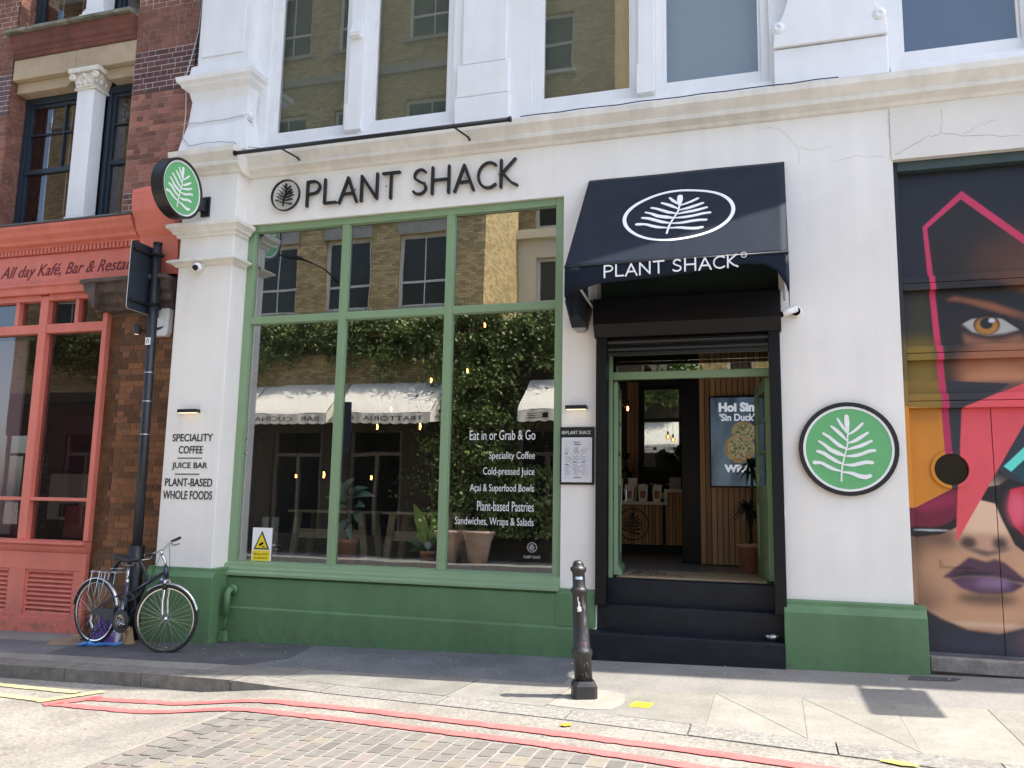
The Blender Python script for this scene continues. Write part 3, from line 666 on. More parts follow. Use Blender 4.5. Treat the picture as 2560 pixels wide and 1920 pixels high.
# awning
AW=thing('awning','black sloping fabric awning with white frond mark over the doorway','awning',loc=(-.85,8.5,4))
TLx,TRx,BLx,BRx=-1.855,.166,-1.808,.154; TY,TZ,BY,BZ=8.585,5.07,7.32,3.737
nx,nz=6,5
awf=mat('black_awning_fabric',(.013,.018,.030),.6,.25,130,var=.08,vscale=5,spec=.08)
def AP(u,v,off=0):  # u 0..1 left-right, v 0..1 bottom-top
    x=(BLx+(TLx-BLx)*v)*(1-u)+(BRx+(TRx-BRx)*v)*u; y=BY+(TY-BY)*v; z=BZ+(TZ-BZ)*v
    n_=Vector((0,-(TZ-BZ),(TY-BY))).normalized(); sag=-.016*math.sin(PI*v)*math.sin(PI*u)+.0035*math.sin(u*23+v*5)*math.sin(PI*v)+.003*math.sin(u*9-v*17)*math.sin(PI*u)
    p=Vector((x,y,z))+n_*(off+sag); return p
mb=MB(); N_=28
vs=[AP(i/N_,j/N_) for j in range(N_+1) for i in range(N_+1)]
mb.add(vs,[(j*(N_+1)+i,j*(N_+1)+i+1,(j+1)*(N_+1)+i+1,(j+1)*(N_+1)+i) for j in range(N_) for i in range(N_)],True)
o=obj('canopy',mb,awf,AW,fix=False); awf.node_tree.nodes['Principled BSDF'].inputs['Sheen Weight'].default_value=.06; awf.node_tree.nodes['Principled BSDF'].inputs['Sheen Roughness'].default_value=.35; s_=o.modifiers.new('solid','SOLIDIFY'); s_.thickness=.004; s_.offset=-1
VB=[(u,1.55+(z-1.55)*.9826) for u,z in [(0,3.50),(.09,3.565),(.16,3.60),(.20,3.605),(.40,3.63),(.57,3.645),(.70,3.68),(.82,3.70),(.9,3.68),(.95,3.62),(.985,3.50),(1.0,3.40)]]
mb=MB(); vs=[]
for u,z in VB:
    x=BLx+(BRx-BLx)*u
    for k in range(4): t_=k/3; vs.append((x,BY+.012*math.sin(u*19)*t_,BZ-.004+(z-BZ)*t_))
mb.add(vs,[(4*i+k,4*i+k+1,4*i+k+5,4*i+k+4) for i in range(len(VB)-1) for k in range(3)],True)
o=obj('valance',mb,awf,AW,fix=False); s_=o.modifiers.new('solid','SOLIDIFY'); s_.thickness=.004; s_.offset=0
for x,xb in ((TLx,BLx),(TRx,BRx)):
    mb=MB(); side=[]
    for k in range(9):
        t_=k/8; y=BY+(TY-BY)*t_; zt=BZ+(TZ-BZ)*t_; zb=[VB[0][1],3.40,3.34,3.38,3.44,3.44,3.44,3.44,3.44][k]
        if x>0: zb=[VB[-1][1],3.30,3.38,3.62,3.70,3.72,3.72,3.72,3.72][k]
        xx=xb+(x-xb)*t_; side += [(xx,y,zb),(xx+.008*math.sin(k*2.1),y,(zb+zt)/2),(xx,y,zt)]
    mb.add(side,[(3*i+k,3*i+k+1,3*i+k+4,3*i+k+3) for i in range(8) for k in range(2)],True)
    o=obj('side_panel',mb,awf,AW,fix=False); s_=o.modifiers.new('solid','SOLIDIFY'); s_.thickness=.004; s_.offset=0
obj('front_rail',MB().tube([(BLx-.005,BY,BZ+.002),(BRx+.005,BY,BZ+.002)],.010,6),blackm,AW)
for x in (BLx+.02,BRx-.02): obj('frame_arm',MB().tube([(x,BY+.02,BZ-.02),(x,8.55,3.62)],.014,6),whitep,AW)
LS=math.hypot(TY-BY,TZ-BZ)
Pa=lambda a,b,d: AP((a-BLx)/(BRx-BLx),b/LS,d)
mb=MB().ring((-.828,.89),.530,.495,.006,.001,56,P=Pa); frond(mb,(-.82,.90),.478,.006,.001,P=Pa,bold=1.0)
obj('frond_mark',mb,signw,AW)
obj('seam',MB().ribbon([(-.835,LS*k/14) for k in range(15)],.006,.003,.0005,caps=False,P=Pa),blackm,AW)
name_letters(-1.445,-.245,3.612,.113,BY-.014,BY-.006,signw,AW,part='valance_letter',wt=.105,P=lambda a,b,d:(a,d+.006*math.sin(a*9),b+.022*(a+1.445)/1.2))
mb=MB().ring((-.211,3.737),.026,.021,BY-.014,BY-.008,20); obj('trademark_ring',mb,signw,AW)
text('trademark_letters','TM',-.229,-.193,3.728,3.747,BY-.010,signw,AW,depth=.002)
# projecting round sign
t=thing('projecting_sign','small round green frond sign sticking out from the left pilaster','sign',loc=(-6.62,7.83,5.155))
Px=lambda a,b,d:(d,a,b)
c=(7.83,5.155)
obj('drum',MB().ring(c,.355,.325,-6.545,-6.70,P=Px).disc(c,.33,-6.69,-6.60,P=Px),blackw,t)
obj('face',MB().disc(c,.325,-6.585,-6.56,P=Px),signg,t)
obj('face_ring',MB().ring(c,.325,.305,-6.556,-6.57,P=Px),signw,t)
obj('frond_mark',frond(MB(),(7.83,5.155),.31,-6.556,-6.562,P=lambda a,b,d:(d,a,b)),signw,t)
obj('bracket',MB().box(-6.66,-6.59,8.15,8.34,5.04,5.20).box(-6.68,-6.56,8.335,8.362,4.99,5.24),blackm,t)
# big round sign
t=thing('wall_roundel','large round green frond sign on the white right hand pier','sign',loc=(.67,F,2.14))
c=(.67,2.142)
obj('rim',MB().ring(c,.445,.405,F-.045,F-.008).disc(c,.41,F-.02,F-.009),blackw,t)
obj('face',MB().disc(c,.404,F-.036,F-.0205),signg,t); obj('face_ring',MB().ring(c,.4045,.382,F-.041,F-.0365),signw,t)
obj('frond_mark',frond(MB(),(.672,2.142),.385,F-.041,F-.037),signw,t)
# wall wording on the pilaster
t=thing('pilaster_wording','black painted words SPECIALITY COFFEE, JUICE BAR, PLANT-BASED WHOLE FOODS on pilaster','lettering',loc=(-6.57,8.36,1.9))
k=8.36/8.45; yw=8.356
def zc(z): return 1.55+(z-1.55)*k
for s_,a,b,z0,z1 in (('SPECIALITY',-6.927,-6.357,2.235,2.325),('COFFEE',-6.825,-6.485,2.09,2.18),('JUICE BAR',-6.905,-6.405,1.893,1.985),('PLANT-BASED',-6.985,-6.32,1.70,1.795),('WHOLE FOODS',-7.0,-6.31,1.548,1.648)):
    text('word_line',s_,a*k,b*k,zc(z0),zc(z1),yw,blackw,t,off=.008,depth=.004)
for a,b,z in ((-6.83,-6.49,2.035),(-6.85,-6.51,1.845)): obj('rule',bx(a*k,b*k,yw-.003,8.3605,zc(z)-.005,zc(z)+.005),blackw,t)
# sconces
for nm,x0,x1,z,y,lb in (('wall_light',-6.755,-6.49,2.565,8.36,'slim black wall light above the words on the left pilaster'),('wall_light',-2.085,-1.86,2.56,F,'slim black wall light above the framed menu')):
    t=thing(nm,lb,'light','black wall lights',loc=((x0+x1)/2,y,z))
    obj('housing',bx(x0,x1,y-.085,y-.001,z+.0,z+.04),blackm,t,bevel=.003)
    obj('diffuser',bx(x0+.01,x1-.01,y-.08,y-.02,z-.006,z-.0005),lamp,t)
# menu board
t=thing('menu_board','framed paper menu with black PLANT SHACK header beside the doorway','menu board',loc=(-1.96,F,2.0))
obj('backing',bx(-2.148,-1.785,F-.03,F-.001,1.775,2.375),blackm,t,bevel=.004)
obj('glazed_case',bx(-2.128,-1.805,F-.037,F-.0305,1.80,2.265),mat('menu_case_white',(.66,.66,.67),.3),t,bevel=.002)
obj('menu_sheet',bx(-2.10,-1.83,F-.041,F-.0375,1.83,2.24),mat('menu_paper',(.60,.60,.62),.5),t)
name_letters(-2.085,-1.815,2.30,.035,F-.034,F-.0305,signw,t,part='header_lettering',joined=True)
obj('logo',frond(MB().ring((-2.11,2.317),.019,.016,F-.034,F-.0305,20),(-2.11,2.317),.016,F-.034,F-.0305,bold=1.1),signw,t)
obj('frond_print',frond(MB(),(-1.955,2.03),.18,F-.0414,F-.041,sq=.75),mat('pale_grey_print',(.45,.45,.48),.5),t)
ink=mat('grey_ink',(.10,.10,.11),.5); inkl=mat('light_ink',(.30,.30,.32),.5)
text('menu_title','MENU',-2.0,-1.93,2.200,2.222,F-.0425,ink,t,depth=.0006)
ln=MB(); r_=random.Random(4)
for c_ in range(3):
    x0=-2.09+.09*c_
    for i in range(24):
        if i in (0,6,7,13,14): continue
        z=2.165-.0125*i; ln.box(x0,x0+.035+.035*r_.random(),F-.0424,F-.0416,z,z+.004)
obj('menu_lines',ln,inkl,t,fix=False,kind='stuff')
hd=MB()
for x,z,w_ in ((-1.995,2.185,.075),(-1.995,1.845,.075),(-2.09,2.09,.03),(-2.0,2.0,.03),(-1.91,2.0,.035),(-2.09,1.98,.04)): hd.box(x,x+w_,F-.0428,F-.0417,z,z+.009)
obj('menu_headings',hd,ink,t,fix=False)
# cameras
t=thing('security_camera','white dome camera with black lens on the left pilaster','camera','shop security cameras',loc=(-6.64,8.36,4.33))
obj('mount',MB().lathe([(0,0),(.06,0),(.062,-.03),(.055,-.045)],(-6.63,8.36,4.36),18,'y'),whitep,t)
obj('ball',MB().lathe([(.0,-.12),(.03,-.115),(.052,-.09),(.06,-.06),(.052,-.03),(.03,-.005)],(-6.62,8.345,4.335),18,'y'),whitep,t)
obj('lens_window',MB().lathe([(0,-.03),(.028,-.028),(.036,0)],(-6.61,8.235,4.315),16,'y'),black,t)
t=thing('security_camera','white bullet camera on the wall right of the awning','camera','shop security cameras',loc=(.22,F,3.5))
obj('mount',MB().lathe([(0,0),(.055,0),(.057,-.03),(.045,-.04)],(.235,F,3.50),18,'y').tube([(.235,8.565,3.50),(.225,8.52,3.49)],.015,8),whitep,t)
obj('barrel',MB().tube([(.24,8.53,3.515),(.10,8.44,3.45)],.032,14),whitep,t)
obj('lens_window',MB().tube([(.101,8.441,3.451),(.093,8.436,3.447)],.030,14),black,t)
t=thing('bulkhead_light','black tapering wall lantern under the left end of the awning','light',loc=(-1.94,8.5,3.4))
obj('body',MB().prism([(-2.085,3.71),(-1.795,3.70),(-1.862,3.41),(-2.005,3.41)],8.44,8.60),blackm,t,bevel=.006)
obj('base_cap',MB().prism([(-2.0,3.41),(-1.867,3.41),(-1.89,3.385),(-1.975,3.385)],8.45,8.60),mat('frosted_cap',(.3,.3,.3),.4),t)
tag(obj('doorbell_box',bx(.030,.0795,8.585,8.66,1.49,1.565),whitep,bevel=.003),'small white box on the right jamb of the doorway','door bell')
# cables
for pts,lb in (([(-7.06,8.56,8.6),(-7.05,8.50,7.6),(-7.06,8.34,6.9),(-7.04,8.36,6.4),(-7.02,8.33,6.05),(-6.9,8.30,5.93),(-6.5,8.28,5.92),(-6.25,8.30,5.90),(-6.1,8.36,5.84),(-5.7,8.40,5.80),(-5.4,8.43,5.81)],'loose white cable running down the upper pier and along the cornice'),
  ([(-7.08,8.35,6.25),(-6.7,8.36,6.24),(-6.2,8.36,6.26),(-6.1,8.45,6.2)],'short white cable tacked across the upper pier base')):
    P_=[]
    for a,b in zip(pts,pts[1:]):
        for q in range(5): P_.append(Vector(a).lerp(Vector(b),q/5)+Vector((.004*math.sin(q*7+a[2]*9),0,.006*math.sin(q*5+a[0]*11))))
    P_.append(Vector(pts[-1])); tag(obj('cable',MB().tube(P_,.006,5),mat('grimy_cable',(.42,.41,.38),.6)),lb,'cable')
tag(obj('cable',MB().tube([(-7.10,8.58,8.6),(-7.08,8.53,7.4),(-7.09,8.52,6.95)],.012,5),black),'thick black cable beside the white one where brick meets render','cable')
dk=[(-2.6+.22*i,8.41+.003*math.sin(i*1.7),5.822+.005*math.sin(i*2.3)) for i in range(16)]
tag(obj('cable',MB().tube(dk,.006,5),black),'thin dark cable lying along the top of the cornice','cable')
# window vinyl
t=thing('window_lettering','white wording about coffee, juice and bowls on the right hand pane','lettering',loc=(-2.8,8.69,1.8))
vin=mat('white_vinyl',(.72,.73,.72),.5)
for s_,a,b,z0,z1 in (('Eat in or Grab & Go',-3.203,-2.452,2.265,2.36),('Speciality Coffee',-2.972,-2.455,2.035,2.125),('Cold-pressed Juice',-3.037,-2.456,1.862,1.955),('A\u00e7a\u00ed & Superfood Bowls',-3.185,-2.457,1.683,1.775),('Plant-based Pastries',-3.097,-2.458,1.498,1.59),('Sandwiches, Wraps & Salads',-3.349,-2.459,1.322,1.418)):
    text('word_line',s_,a,b,z0-.012,z1,8.6885,vin,t,off=-.002,depth=.002)
t=thing('window_sticker','small faint white frond logo and shop name low on the right pane','sticker',loc=(-2.5,8.69,1.0))
fv=mat('faint_vinyl',(.42,.43,.43),.5)
obj('logo',frond(MB().ring((-2.47,1.115),.052,.047,8.6875,8.6895,28),(-2.47,1.115),.046,8.6875,8.6895),fv,t)
name_letters(-2.56,-2.375,1.0,.028,8.6875,8.6895,fv,t,part='lettering',joined=True)
obj('backing',bx(-2.65,-2.27,8.6955,8.698,.93,1.19),glass('clear_vinyl',.06,(.7,.75,.75)),t)
t=thing('cctv_notice','yellow and white 24 hour CCTV warning notice in the window corner','notice',loc=(-5.7,8.69,1.0))
yel=mat('notice_yellow',(.80,.62,.02),.45)
obj('card',bx(-5.885,-5.625,8.680,8.686,.85,1.235),signw,t)
obj('triangle_border',MB().prism([(-5.86,.985),(-5.65,.985),(-5.755,1.20)],8.677,8.6795),black,t)
obj('triangle',MB().prism([(-5.835,1.0),(-5.675,1.0),(-5.755,1.165)],8.6745,8.6765),yel,t)
obj('camera_symbol',MB().prism([(-5.79,1.045),(-5.735,1.075),(-5.725,1.05),(-5.78,1.02)],8.672,8.674).prism([(-5.745,1.035),(-5.735,1.025),(-5.705,1.018),(-5.705,1.008),(-5.74,1.012)],8.672,8.674),black,t)
obj('yellow_band',bx(-5.87,-5.64,8.677,8.6795,.853,.975),yel,t)
text('notice_words','24 hour CCTV',-5.855,-5.655,.92,.945,8.676,black,t,depth=.001); text('notice_words','in operation',-5.845,-5.665,.872,.900,8.676,black,t,depth=.001)
# downpipe stub
t=thing('overflow_pipe','short green painted waste pipe at the foot of the left pilaster','pipe',loc=(-6.0,8.45,.1))
obj('bend',MB().lathe([(0,-.03),(.06,-.03),(.06,0),(0,0)],(-6.0,8.545,.53),14,'y').tube([(-6.0,8.53,.53),(-6.0,8.46,.53),(-6.0,8.43,.50),(-6.0,8.43,.25)],.038,10),green,t)
obj('lower_pipe',MB().tube([(-6.0,8.44,.25),(-6.05,8.45,.05)],.012,6).prism([(-6.10,-.04),(-6.0,-.04),(-6.02,.07),(-6.06,.07)],8.42,8.50),green,t)

# ------------------------------------------------------------------ painted mural doors
def mural_image():
    X0,X1,Z0,Z1=1.1,3.5,.2,5.0; W_,H_=960,1920
    gx=np.linspace(X0,X1,W_)[None,:]; gz=np.linspace(Z0,Z1,H_)[:,None]
    GX=np.broadcast_to(gx,(H_,W_)); GZ=np.broadcast_to(gz,(H_,W_))
    im=np.zeros((H_,W_,3))
    def s2l(c): 
        c=np.array(c)/255.; return np.where(c<.04,c/12.92,((c+.055)/1.055)**2.4)*.98
    def blur(m,px):
        k=max(1,int(px*2)); 
        for _ in range(2):
            for ax in (0,1):
                c=np.cumsum(np.pad(m,[(k+1,k) if a==ax else (0,0) for a in (0,1)],mode='edge'),ax)
                m=(c[2*k+1:]-c[:-2*k-1])/(2*k+1) if ax==0 else (c[:,2*k+1:]-c[:,:-2*k-1])/(2*k+1)
        return m
    def pm(pts):
        ins=np.zeros((H_,W_),bool); n=len(pts)
        for i in range(n):
            (xa,za),(xb,zb)=pts[i],pts[(i+1)%n]
            if za==zb: continue
            c=((GZ>=za)!=(GZ>=zb)) & (GX < (xb-xa)*(GZ-za)/(zb-za)+xa); ins^=c
        return ins.astype(float)
    def poly(pts,col,soft=0,a=1.):
        m=(blur(pm(pts),soft)*a)[...,None]; im[:]=im*(1-m)+s2l(col)*m
    def ell(cx,cz,rx,rz,col,soft=0,a=1.,rot=0):
        c_,s_=math.cos(R(rot)),math.sin(R(rot)); dx,dz=GX-cx,GZ-cz
        d=((dx*c_+dz*s_)/rx)**2+((-dx*s_+dz*c_)/rz)**2; m=(blur((d<1).astype(float),soft)*a)[...,None]; im[:]=im*(1-m)+s2l(col)*m
    im[:]=s2l((28,30,42))
    poly([(1.1,4.98),(3.5,4.98),(3.5,2.6),(1.1,2.6)],(27,30,44)); poly([(1.49,4.31),(1.79,4.6),(3.5,3.0),(3.5,2.6),(1.56,2.6)],(35,30,28))
    ell(2.45,3.85,.62,.42,(92,58,42),22,.9); ell(2.6,3.75,.5,.25,(120,78,54),18,.7); poly([(1.25,3.7),(1.5,3.7),(1.54,2.55),(1.2,2.55)],(62,58,28),14,.9)
    poly([(1.2,3.2),(1.5,3.2),(1.54,2.5),(1.2,2.5)],(150,125,40),12,.8)
    ell(2.2,2.9,.55,.32,(165,108,76),14,.95); ell(2.0,2.78,.3,.14,(196,140,104),10,.85); poly([(1.6,2.78),(2.3,2.78),(2.3,2.55),(1.6,2.55)],(60,55,56),5,.8)
    poly([(1.53,3.61),(1.75,3.77),(2.05,3.72),(2.5,3.5),(2.6,3.2),(2.3,3.2),(1.99,3.40),(1.62,3.2),(1.5,3.3)],(24,22,26),6); poly([(1.6,3.58),(1.68,3.62),(2.0,3.54),(2.4,3.36),(2.4,3.28),(2.05,3.44),(1.75,3.56)],(150,98,66),3,.95)
    poly([(1.62,3.4),(2.4,3.4),(2.4,3.16),(1.62,3.16)],(40,30,30),8,.8)
    poly([(2.22,3.22),(2.02,3.16),(1.8,3.22),(1.74,3.26),(1.75,3.14),(2.0,3.08),(2.3,3.1)],(160,110,82),4,.9)
    poly([(1.73,3.35),(1.82,3.395),(1.95,3.41),(2.08,3.38),(2.22,3.27),(2.09,3.235),(1.95,3.225),(1.82,3.26)],(178,176,172),2)
    ell(1.945,3.325,.112,.098,(62,42,20),1); ell(1.945,3.315,.098,.082,(176,126,48),2); ell(1.945,3.34,.055,.055,(20,18,20),1); ell(1.99,3.365,.028,.022,(200,210,220),1,.9)
    poly([(1.70,3.36),(1.82,3.42),(1.95,3.435),(2.1,3.41),(2.26,3.27),(2.24,3.25),(2.08,3.38),(1.95,3.405),(1.82,3.39),(1.73,3.34)],(18,16,18),1)
    # lower face
    poly([(1.1,1.6),(3.5,1.9),(3.5,.2),(1.1,.2)],(192,148,114)); ell(1.3,1.2,.25,.35,(98,70,54),18,.95); ell(1.33,.8,.14,.3,(132,100,80),14,.8); ell(1.5,1.05,.3,.25,(210,168,132),20,.7); ell(1.85,1.55,.28,.3,(228,194,166),14,.95)
    ell(2.3,1.05,.3,.3,(208,166,132),14,.7); ell(1.85,.6,.6,.14,(210,166,130),12,.8); ell(1.5,1.32,.14,.08,(110,80,66),10,.7)
    poly([(1.56,1.33),(1.75,1.38),(2.0,1.38),(2.12,1.3),(2.02,1.2),(1.82,1.17),(1.66,1.2)],(196,156,130),5); ell(1.68,1.29,.07,.055,(72,58,54),4,.95); ell(1.94,1.29,.06,.055,(76,60,56),4,.95)
    poly([(1.66,1.23),(1.82,1.17),(1.98,1.22),(2.06,1.27),(1.97,1.24),(1.84,1.215),(1.73,1.24)],(92,74,68),3,.9)
    poly([(1.45,.97),(1.57,1.07),(1.68,1.16),(1.76,1.14),(1.82,1.12),(1.89,1.15),(1.97,1.12),(2.1,1.0),(2.2,.93),(2.0,.96),(1.88,1.0),(1.75,1.0),(1.63,.99),(1.53,.96)],(92,62,78),2)
    poly([(1.5,.97),(1.64,1.03),(1.82,1.03),(2.0,1.0),(2.1,.95),(1.9,.985),(1.7,.985)],(40,28,36),3)
    poly([(1.51,.955),(1.63,.985),(1.88,.985),(2.02,.955),(2.12,.93),(2.02,.86),(1.9,.835),(1.74,.835),(1.6,.88)],(88,60,84),2); ell(1.86,.93,.14,.035,(176,146,182),7,.95); ell(1.75,.91,.2,.05,(122,88,112),8,.6)
    ell(1.8,.79,.25,.055,(104,80,66),7,.9); ell(1.85,.56,.45,.018,(235,205,180),3,.6)
    poly([(1.1,.8),(1.26,.69),(1.42,.6),(1.64,.51),(1.89,.49),(2.09,.55),(2.4,.75),(2.7,1.1),(3.5,1.2),(3.5,.2),(1.1,.2)],(58,56,62),2); ell(1.75,.38,.35,.07,(66,72,86),10,.8); ell(2.15,.42,.15,.15,(112,90,96),10,.7)
    # sunglasses and shards
    poly([(1.1,1.6),(1.25,1.6),(1.57,1.78),(1.66,1.82),(1.60,1.43),(1.46,1.36),(1.25,1.33),(1.1,1.36)],(26,22,24),1)
    poly([(1.1,1.62),(1.25,1.6),(1.57,1.78),(1.66,1.82),(1.6,1.52),(1.50,1.45),(1.38,1.42),(1.1,1.43)],(120,20,56),1); poly([(1.25,1.64),(1.6,1.76),(1.6,1.64),(1.3,1.56)],(160,38,86),7,.8); ell(1.37,1.395,.16,.007,(220,220,220),1,.9)
    poly([(1.84,1.8),(1.96,1.82),(2.07,1.90),(2.5,2.0),(2.8,1.9),(2.8,1.3),(2.5,1.15),(2.2,1.16),(2.06,1.28),(1.97,1.5),(1.92,1.65),(1.80,1.68)],(24,20,22),1)
    poly([(2.05,1.78),(2.5,1.9),(2.7,1.8),(2.7,1.4),(2.45,1.25),(2.2,1.28),(2.06,1.46),(2.02,1.6)],(205,40,66),1); ell(2.1,1.6,.08,.16,(225,110,130),7,.8); ell(2.3,1.4,.18,.1,(110,20,44),8,.7)
    poly([(1.1,2.56),(1.52,2.53),(1.53,2.11),(1.57,1.78),(1.25,1.6),(1.1,1.6)],(206,140,40)); poly([(1.26,2.53),(1.5,2.53),(1.5,2.4),(1.26,2.4)],(170,120,40),6,.6)
    poly([(1.1,2.8),(1.52,2.8),(1.52,2.54),(1.1,2.54)],(150,120,48),2,.8)
    poly([(1.57,2.8),(2.11,2.76),(1.97,2.67),(1.72,2.55),(1.71,2.53),(1.65,2.1),(1.62,1.76),(1.57,1.8),(1.56,2.11)],(54,54,60))
    poly([(1.51,2.77),(1.57,2.77),(1.595,1.9),(1.535,1.9)],(186,48,96))
    poly([(1.44,4.33),(1.8,4.665),(2.8,3.7),(2.2,2.4),(2.14,2.42),(2.24,2.85),(2.71,3.7),(1.79,4.58),(1.48,4.31),(1.51,3.84),(1.57,2.69),(1.51,2.69)],(204,62,104))
    poly([(1.48,4.31),(1.79,4.58),(2.71,3.72),(2.71,3.69),(2.72,3.7),(1.79,4.55)],(30,30,34),0,0)
    poly([(1.69,2.53),(1.72,2.55),(2.22,2.76),(2.6,2.9),(2.6,2.9),(2.2,2.38),(1.87,1.8),(1.59,1.3),(1.58,1.3),(1.62,1.81),(1.65,2.08)],(222,92,100))
    poly([(2.62,2.9),(2.2,2.37),(1.97,1.96),(2.07,1.87),(2.17,1.83),(2.9,2.3)],(52,56,72)); poly([(2.5,2.45),(2.19,2.17),(2.01,1.99),(2.07,1.94),(2.18,2.05),(2.6,2.3)],(110,222,205)); poly([(2.07,1.94),(2.18,2.05),(2.6,2.3),(2.6,2.0),(2.17,1.84)],(26,74,86))
    r_=np.random.RandomState(3); n_=blur(r_.rand(H_,W_),8); n_=(n_-n_.mean())/n_.std(); im[:]*=(1+.015*n_)[...,None]; im[:]=np.clip(im,0,1)**1.15
    px=np.ones((H_,W_,4),np.float32); px[...,:3]=np.clip(im,0,1)
    I=bpy.data.images.new('mural_print',W_,H_,float_buffer=True); I.colorspace_settings.name='Non-Color'; I.pixels.foreach_set(px.reshape(-1)); I.update(); return I,(X0,X1,Z0,Z1)
def image_mat(name,I,bb,rough=.55,emit=0,axis=('X','Z')):
    m=bpy.data.materials.new(name); m.use_nodes=True; t=m.node_tree; n=t.nodes; L=t.links; b=n['Principled BSDF']; b.inputs['Roughness'].default_value=rough
    tc=n.new('ShaderNodeNewGeometry'); sp=n.new('ShaderNodeSeparateXYZ'); L.new(tc.outputs['Position'],sp.inputs[0])
    cb=n.new('ShaderNodeCombineXYZ')
    for k,(a,lo,hi) in enumerate(((axis[0],bb[0],bb[1]),(axis[1],bb[2],bb[3]))):
        mr=n.new('ShaderNodeMapRange'); mr.clamp=False; mr.inputs['From Min'].default_value=lo; mr.inputs['From Max'].default_value=hi; L.new(sp.outputs[a],mr.inputs[0]); L.new(mr.outputs[0],cb.inputs[k])
    im=n.new('ShaderNodeTexImage'); im.image=I; im.extension='EXTEND'; L.new(cb.outputs[0],im.inputs[0])
    L.new(im.outputs[0],b.inputs['Base Color'])
    if emit: L.new(im.outputs[0],b.inputs['Emission Color']); b.inputs['Emission Strength'].default_value=emit
    else:
        nz=n.new('ShaderNodeTexNoise'); nz.inputs['Scale'].default_value=25; bm=n.new('ShaderNodeBump'); bm.inputs['Strength'].default_value=.08; bm.inputs['Distance'].default_value=.01
        L.new(nz.outputs['Fac'],bm.inputs['Height']); L.new(bm.outputs[0],b.inputs['Normal'])
    return m
mi,bb=mural_image(); mm=image_mat('mural_paint',mi,bb)
t=thing('mural_doors','tall boarded doors painted with a woman\'s face, eye, red shards and sunglasses','doors',loc=(2.3,8.75,.3))
mframe=mat('dark_green_grey_frame',(.035,.06,.055),.5,.1,20,var=.2)
obj('frame',bx(1.181,1.225,8.66,8.80,.29,4.979),mm,t,bevel=.004); obj('frame',bx(3.40,3.449,8.66,8.80,.29,4.979),mm,t,bevel=.004)
obj('head_rail',bx(1.226,3.399,8.66,8.80,4.88,4.978),mframe,t,bevel=.005)
for z in (3.745,3.06,2.60):
    obj('rail',bx(1.226,3.399,8.68,8.79,z+.003,z+.068),mm,t,bevel=.004); obj('rail',bx(1.226,3.399,8.675,8.79,z-.068,z-.003),mm,t,bevel=.004)
for z0,z1 in ((3.813,4.88),(3.128,3.677),(2.668,2.992)): obj('panel',bx(1.226,3.399,8.755,8.79,z0,z1),mm,t)
# door leaves with a porthole
hc=(1.575,1.96,.148); n_=36
def leafface(x0,x1,hole):
    mb=MB(); yf,yb=8.745,8.79; z0,z1=.30,2.53
    if not hole: mb.box(x0,x1,yf,yb,z0,z1); return mb
    cx,cz,r=hc; per=[]
    for k in range(n_):
        a=2*PI*k/n_; dx,dz=math.cos(a),math.sin(a)
        ts=[]
        if dx>1e-9: ts.append((x1-cx)/dx)
        if dx<-1e-9: ts.append((x0-cx)/dx)
        if dz>1e-9: ts.append((z1-cz)/dz)
        if dz<-1e-9: ts.append((z0-cz)/dz)
        t_=min(ts); per.append((cx+dx*t_,cz+dz*t_))
    vs=[]
    for k in range(n_):
        a=2*PI*k/n_; vs += [(cx+r*math.cos(a),yf,cz+r*math.sin(a)),(per[k][0],yf,per[k][1]),(cx+r*math.cos(a),yb,cz+r*math.sin(a))]
    fs=[]
    for k in range(n_):
        a=3*k;b=3*((k+1)%n_); fs += [(a,a+1,b+1,b),(a,b,b+2,a+2)]
    o=len(vs)
    mb.add(vs,fs)
    for cx_,cz_ in ((x0,z0),(x1,z0),(x1,z1),(x0,z1)):
        # corner fill
        ang=math.atan2(cz_-cz,cx_-cx)%(2*PI); k=int(ang/(2*PI)*n_); p,q=per[k],per[(k+1)%n_]
        mb.add([(p[0],yf,p[1]),(cx_,yf,cz_),(q[0],yf,q[1])],[(0,1,2)])
    return mb
obj('door_leaf',leafface(1.228,1.927,True),mm,t,fix=False)
obj('door_leaf',leafface(1.934,2.62,False),mm,t); obj('door_leaf',leafface(2.627,3.398,False),mm,t)
obj('porthole_rim',MB().ring((hc[0],hc[1]),.178,.146,8.728,8.745,36),mm,t,bevel=.003)
obj('porthole_glass',MB().disc((hc[0],hc[1]),.147,8.765,8.77,36),mat('dark_porthole',(.004,.005,.008),.08),t)
obj('letter_plate',bx(1.44,1.725,8.735,8.746,1.06,1.13),mm,t,bevel=.003); obj('letter_flap',bx(1.455,1.71,8.729,8.7345,1.072,1.112),mm,t,bevel=.002)
obj('threshold',MB().box(1.28,3.45,8.52,8.85,.16,.285),mat('broken_concrete',(.17,.155,.13),.95,.9,14,col2=(.3,.28,.25),vscale=5,fine=.2),t,bevel=.01)
obj('threshold_base',MB().box(1.28,3.45,8.56,8.85,-.1,.16),mat('dirty_concrete',(.14,.13,.115),.95,.9,14,var=.4,fine=.2),t)
obj('metal_strip',bx(1.24,3.44,8.62,8.76,.286,.30),lead,t)
# the sign to the right of the frame whose shadow falls on the pavement
t=thing('hanging_signboard','plain dark hanging board on the facade beyond the right edge','sign',loc=(3.45,8.0,4.5))
obj('board',bx(3.33,3.37,7.08,8.02,4.20,5.02),blackm,t); obj('bracket',MB().tube([(3.35,7.12,5.05),(3.35,8.6,5.05)],.02,8).tube([(3.35,8.0,4.4),(3.35,8.6,4.4)],.02,8),blackm,t)

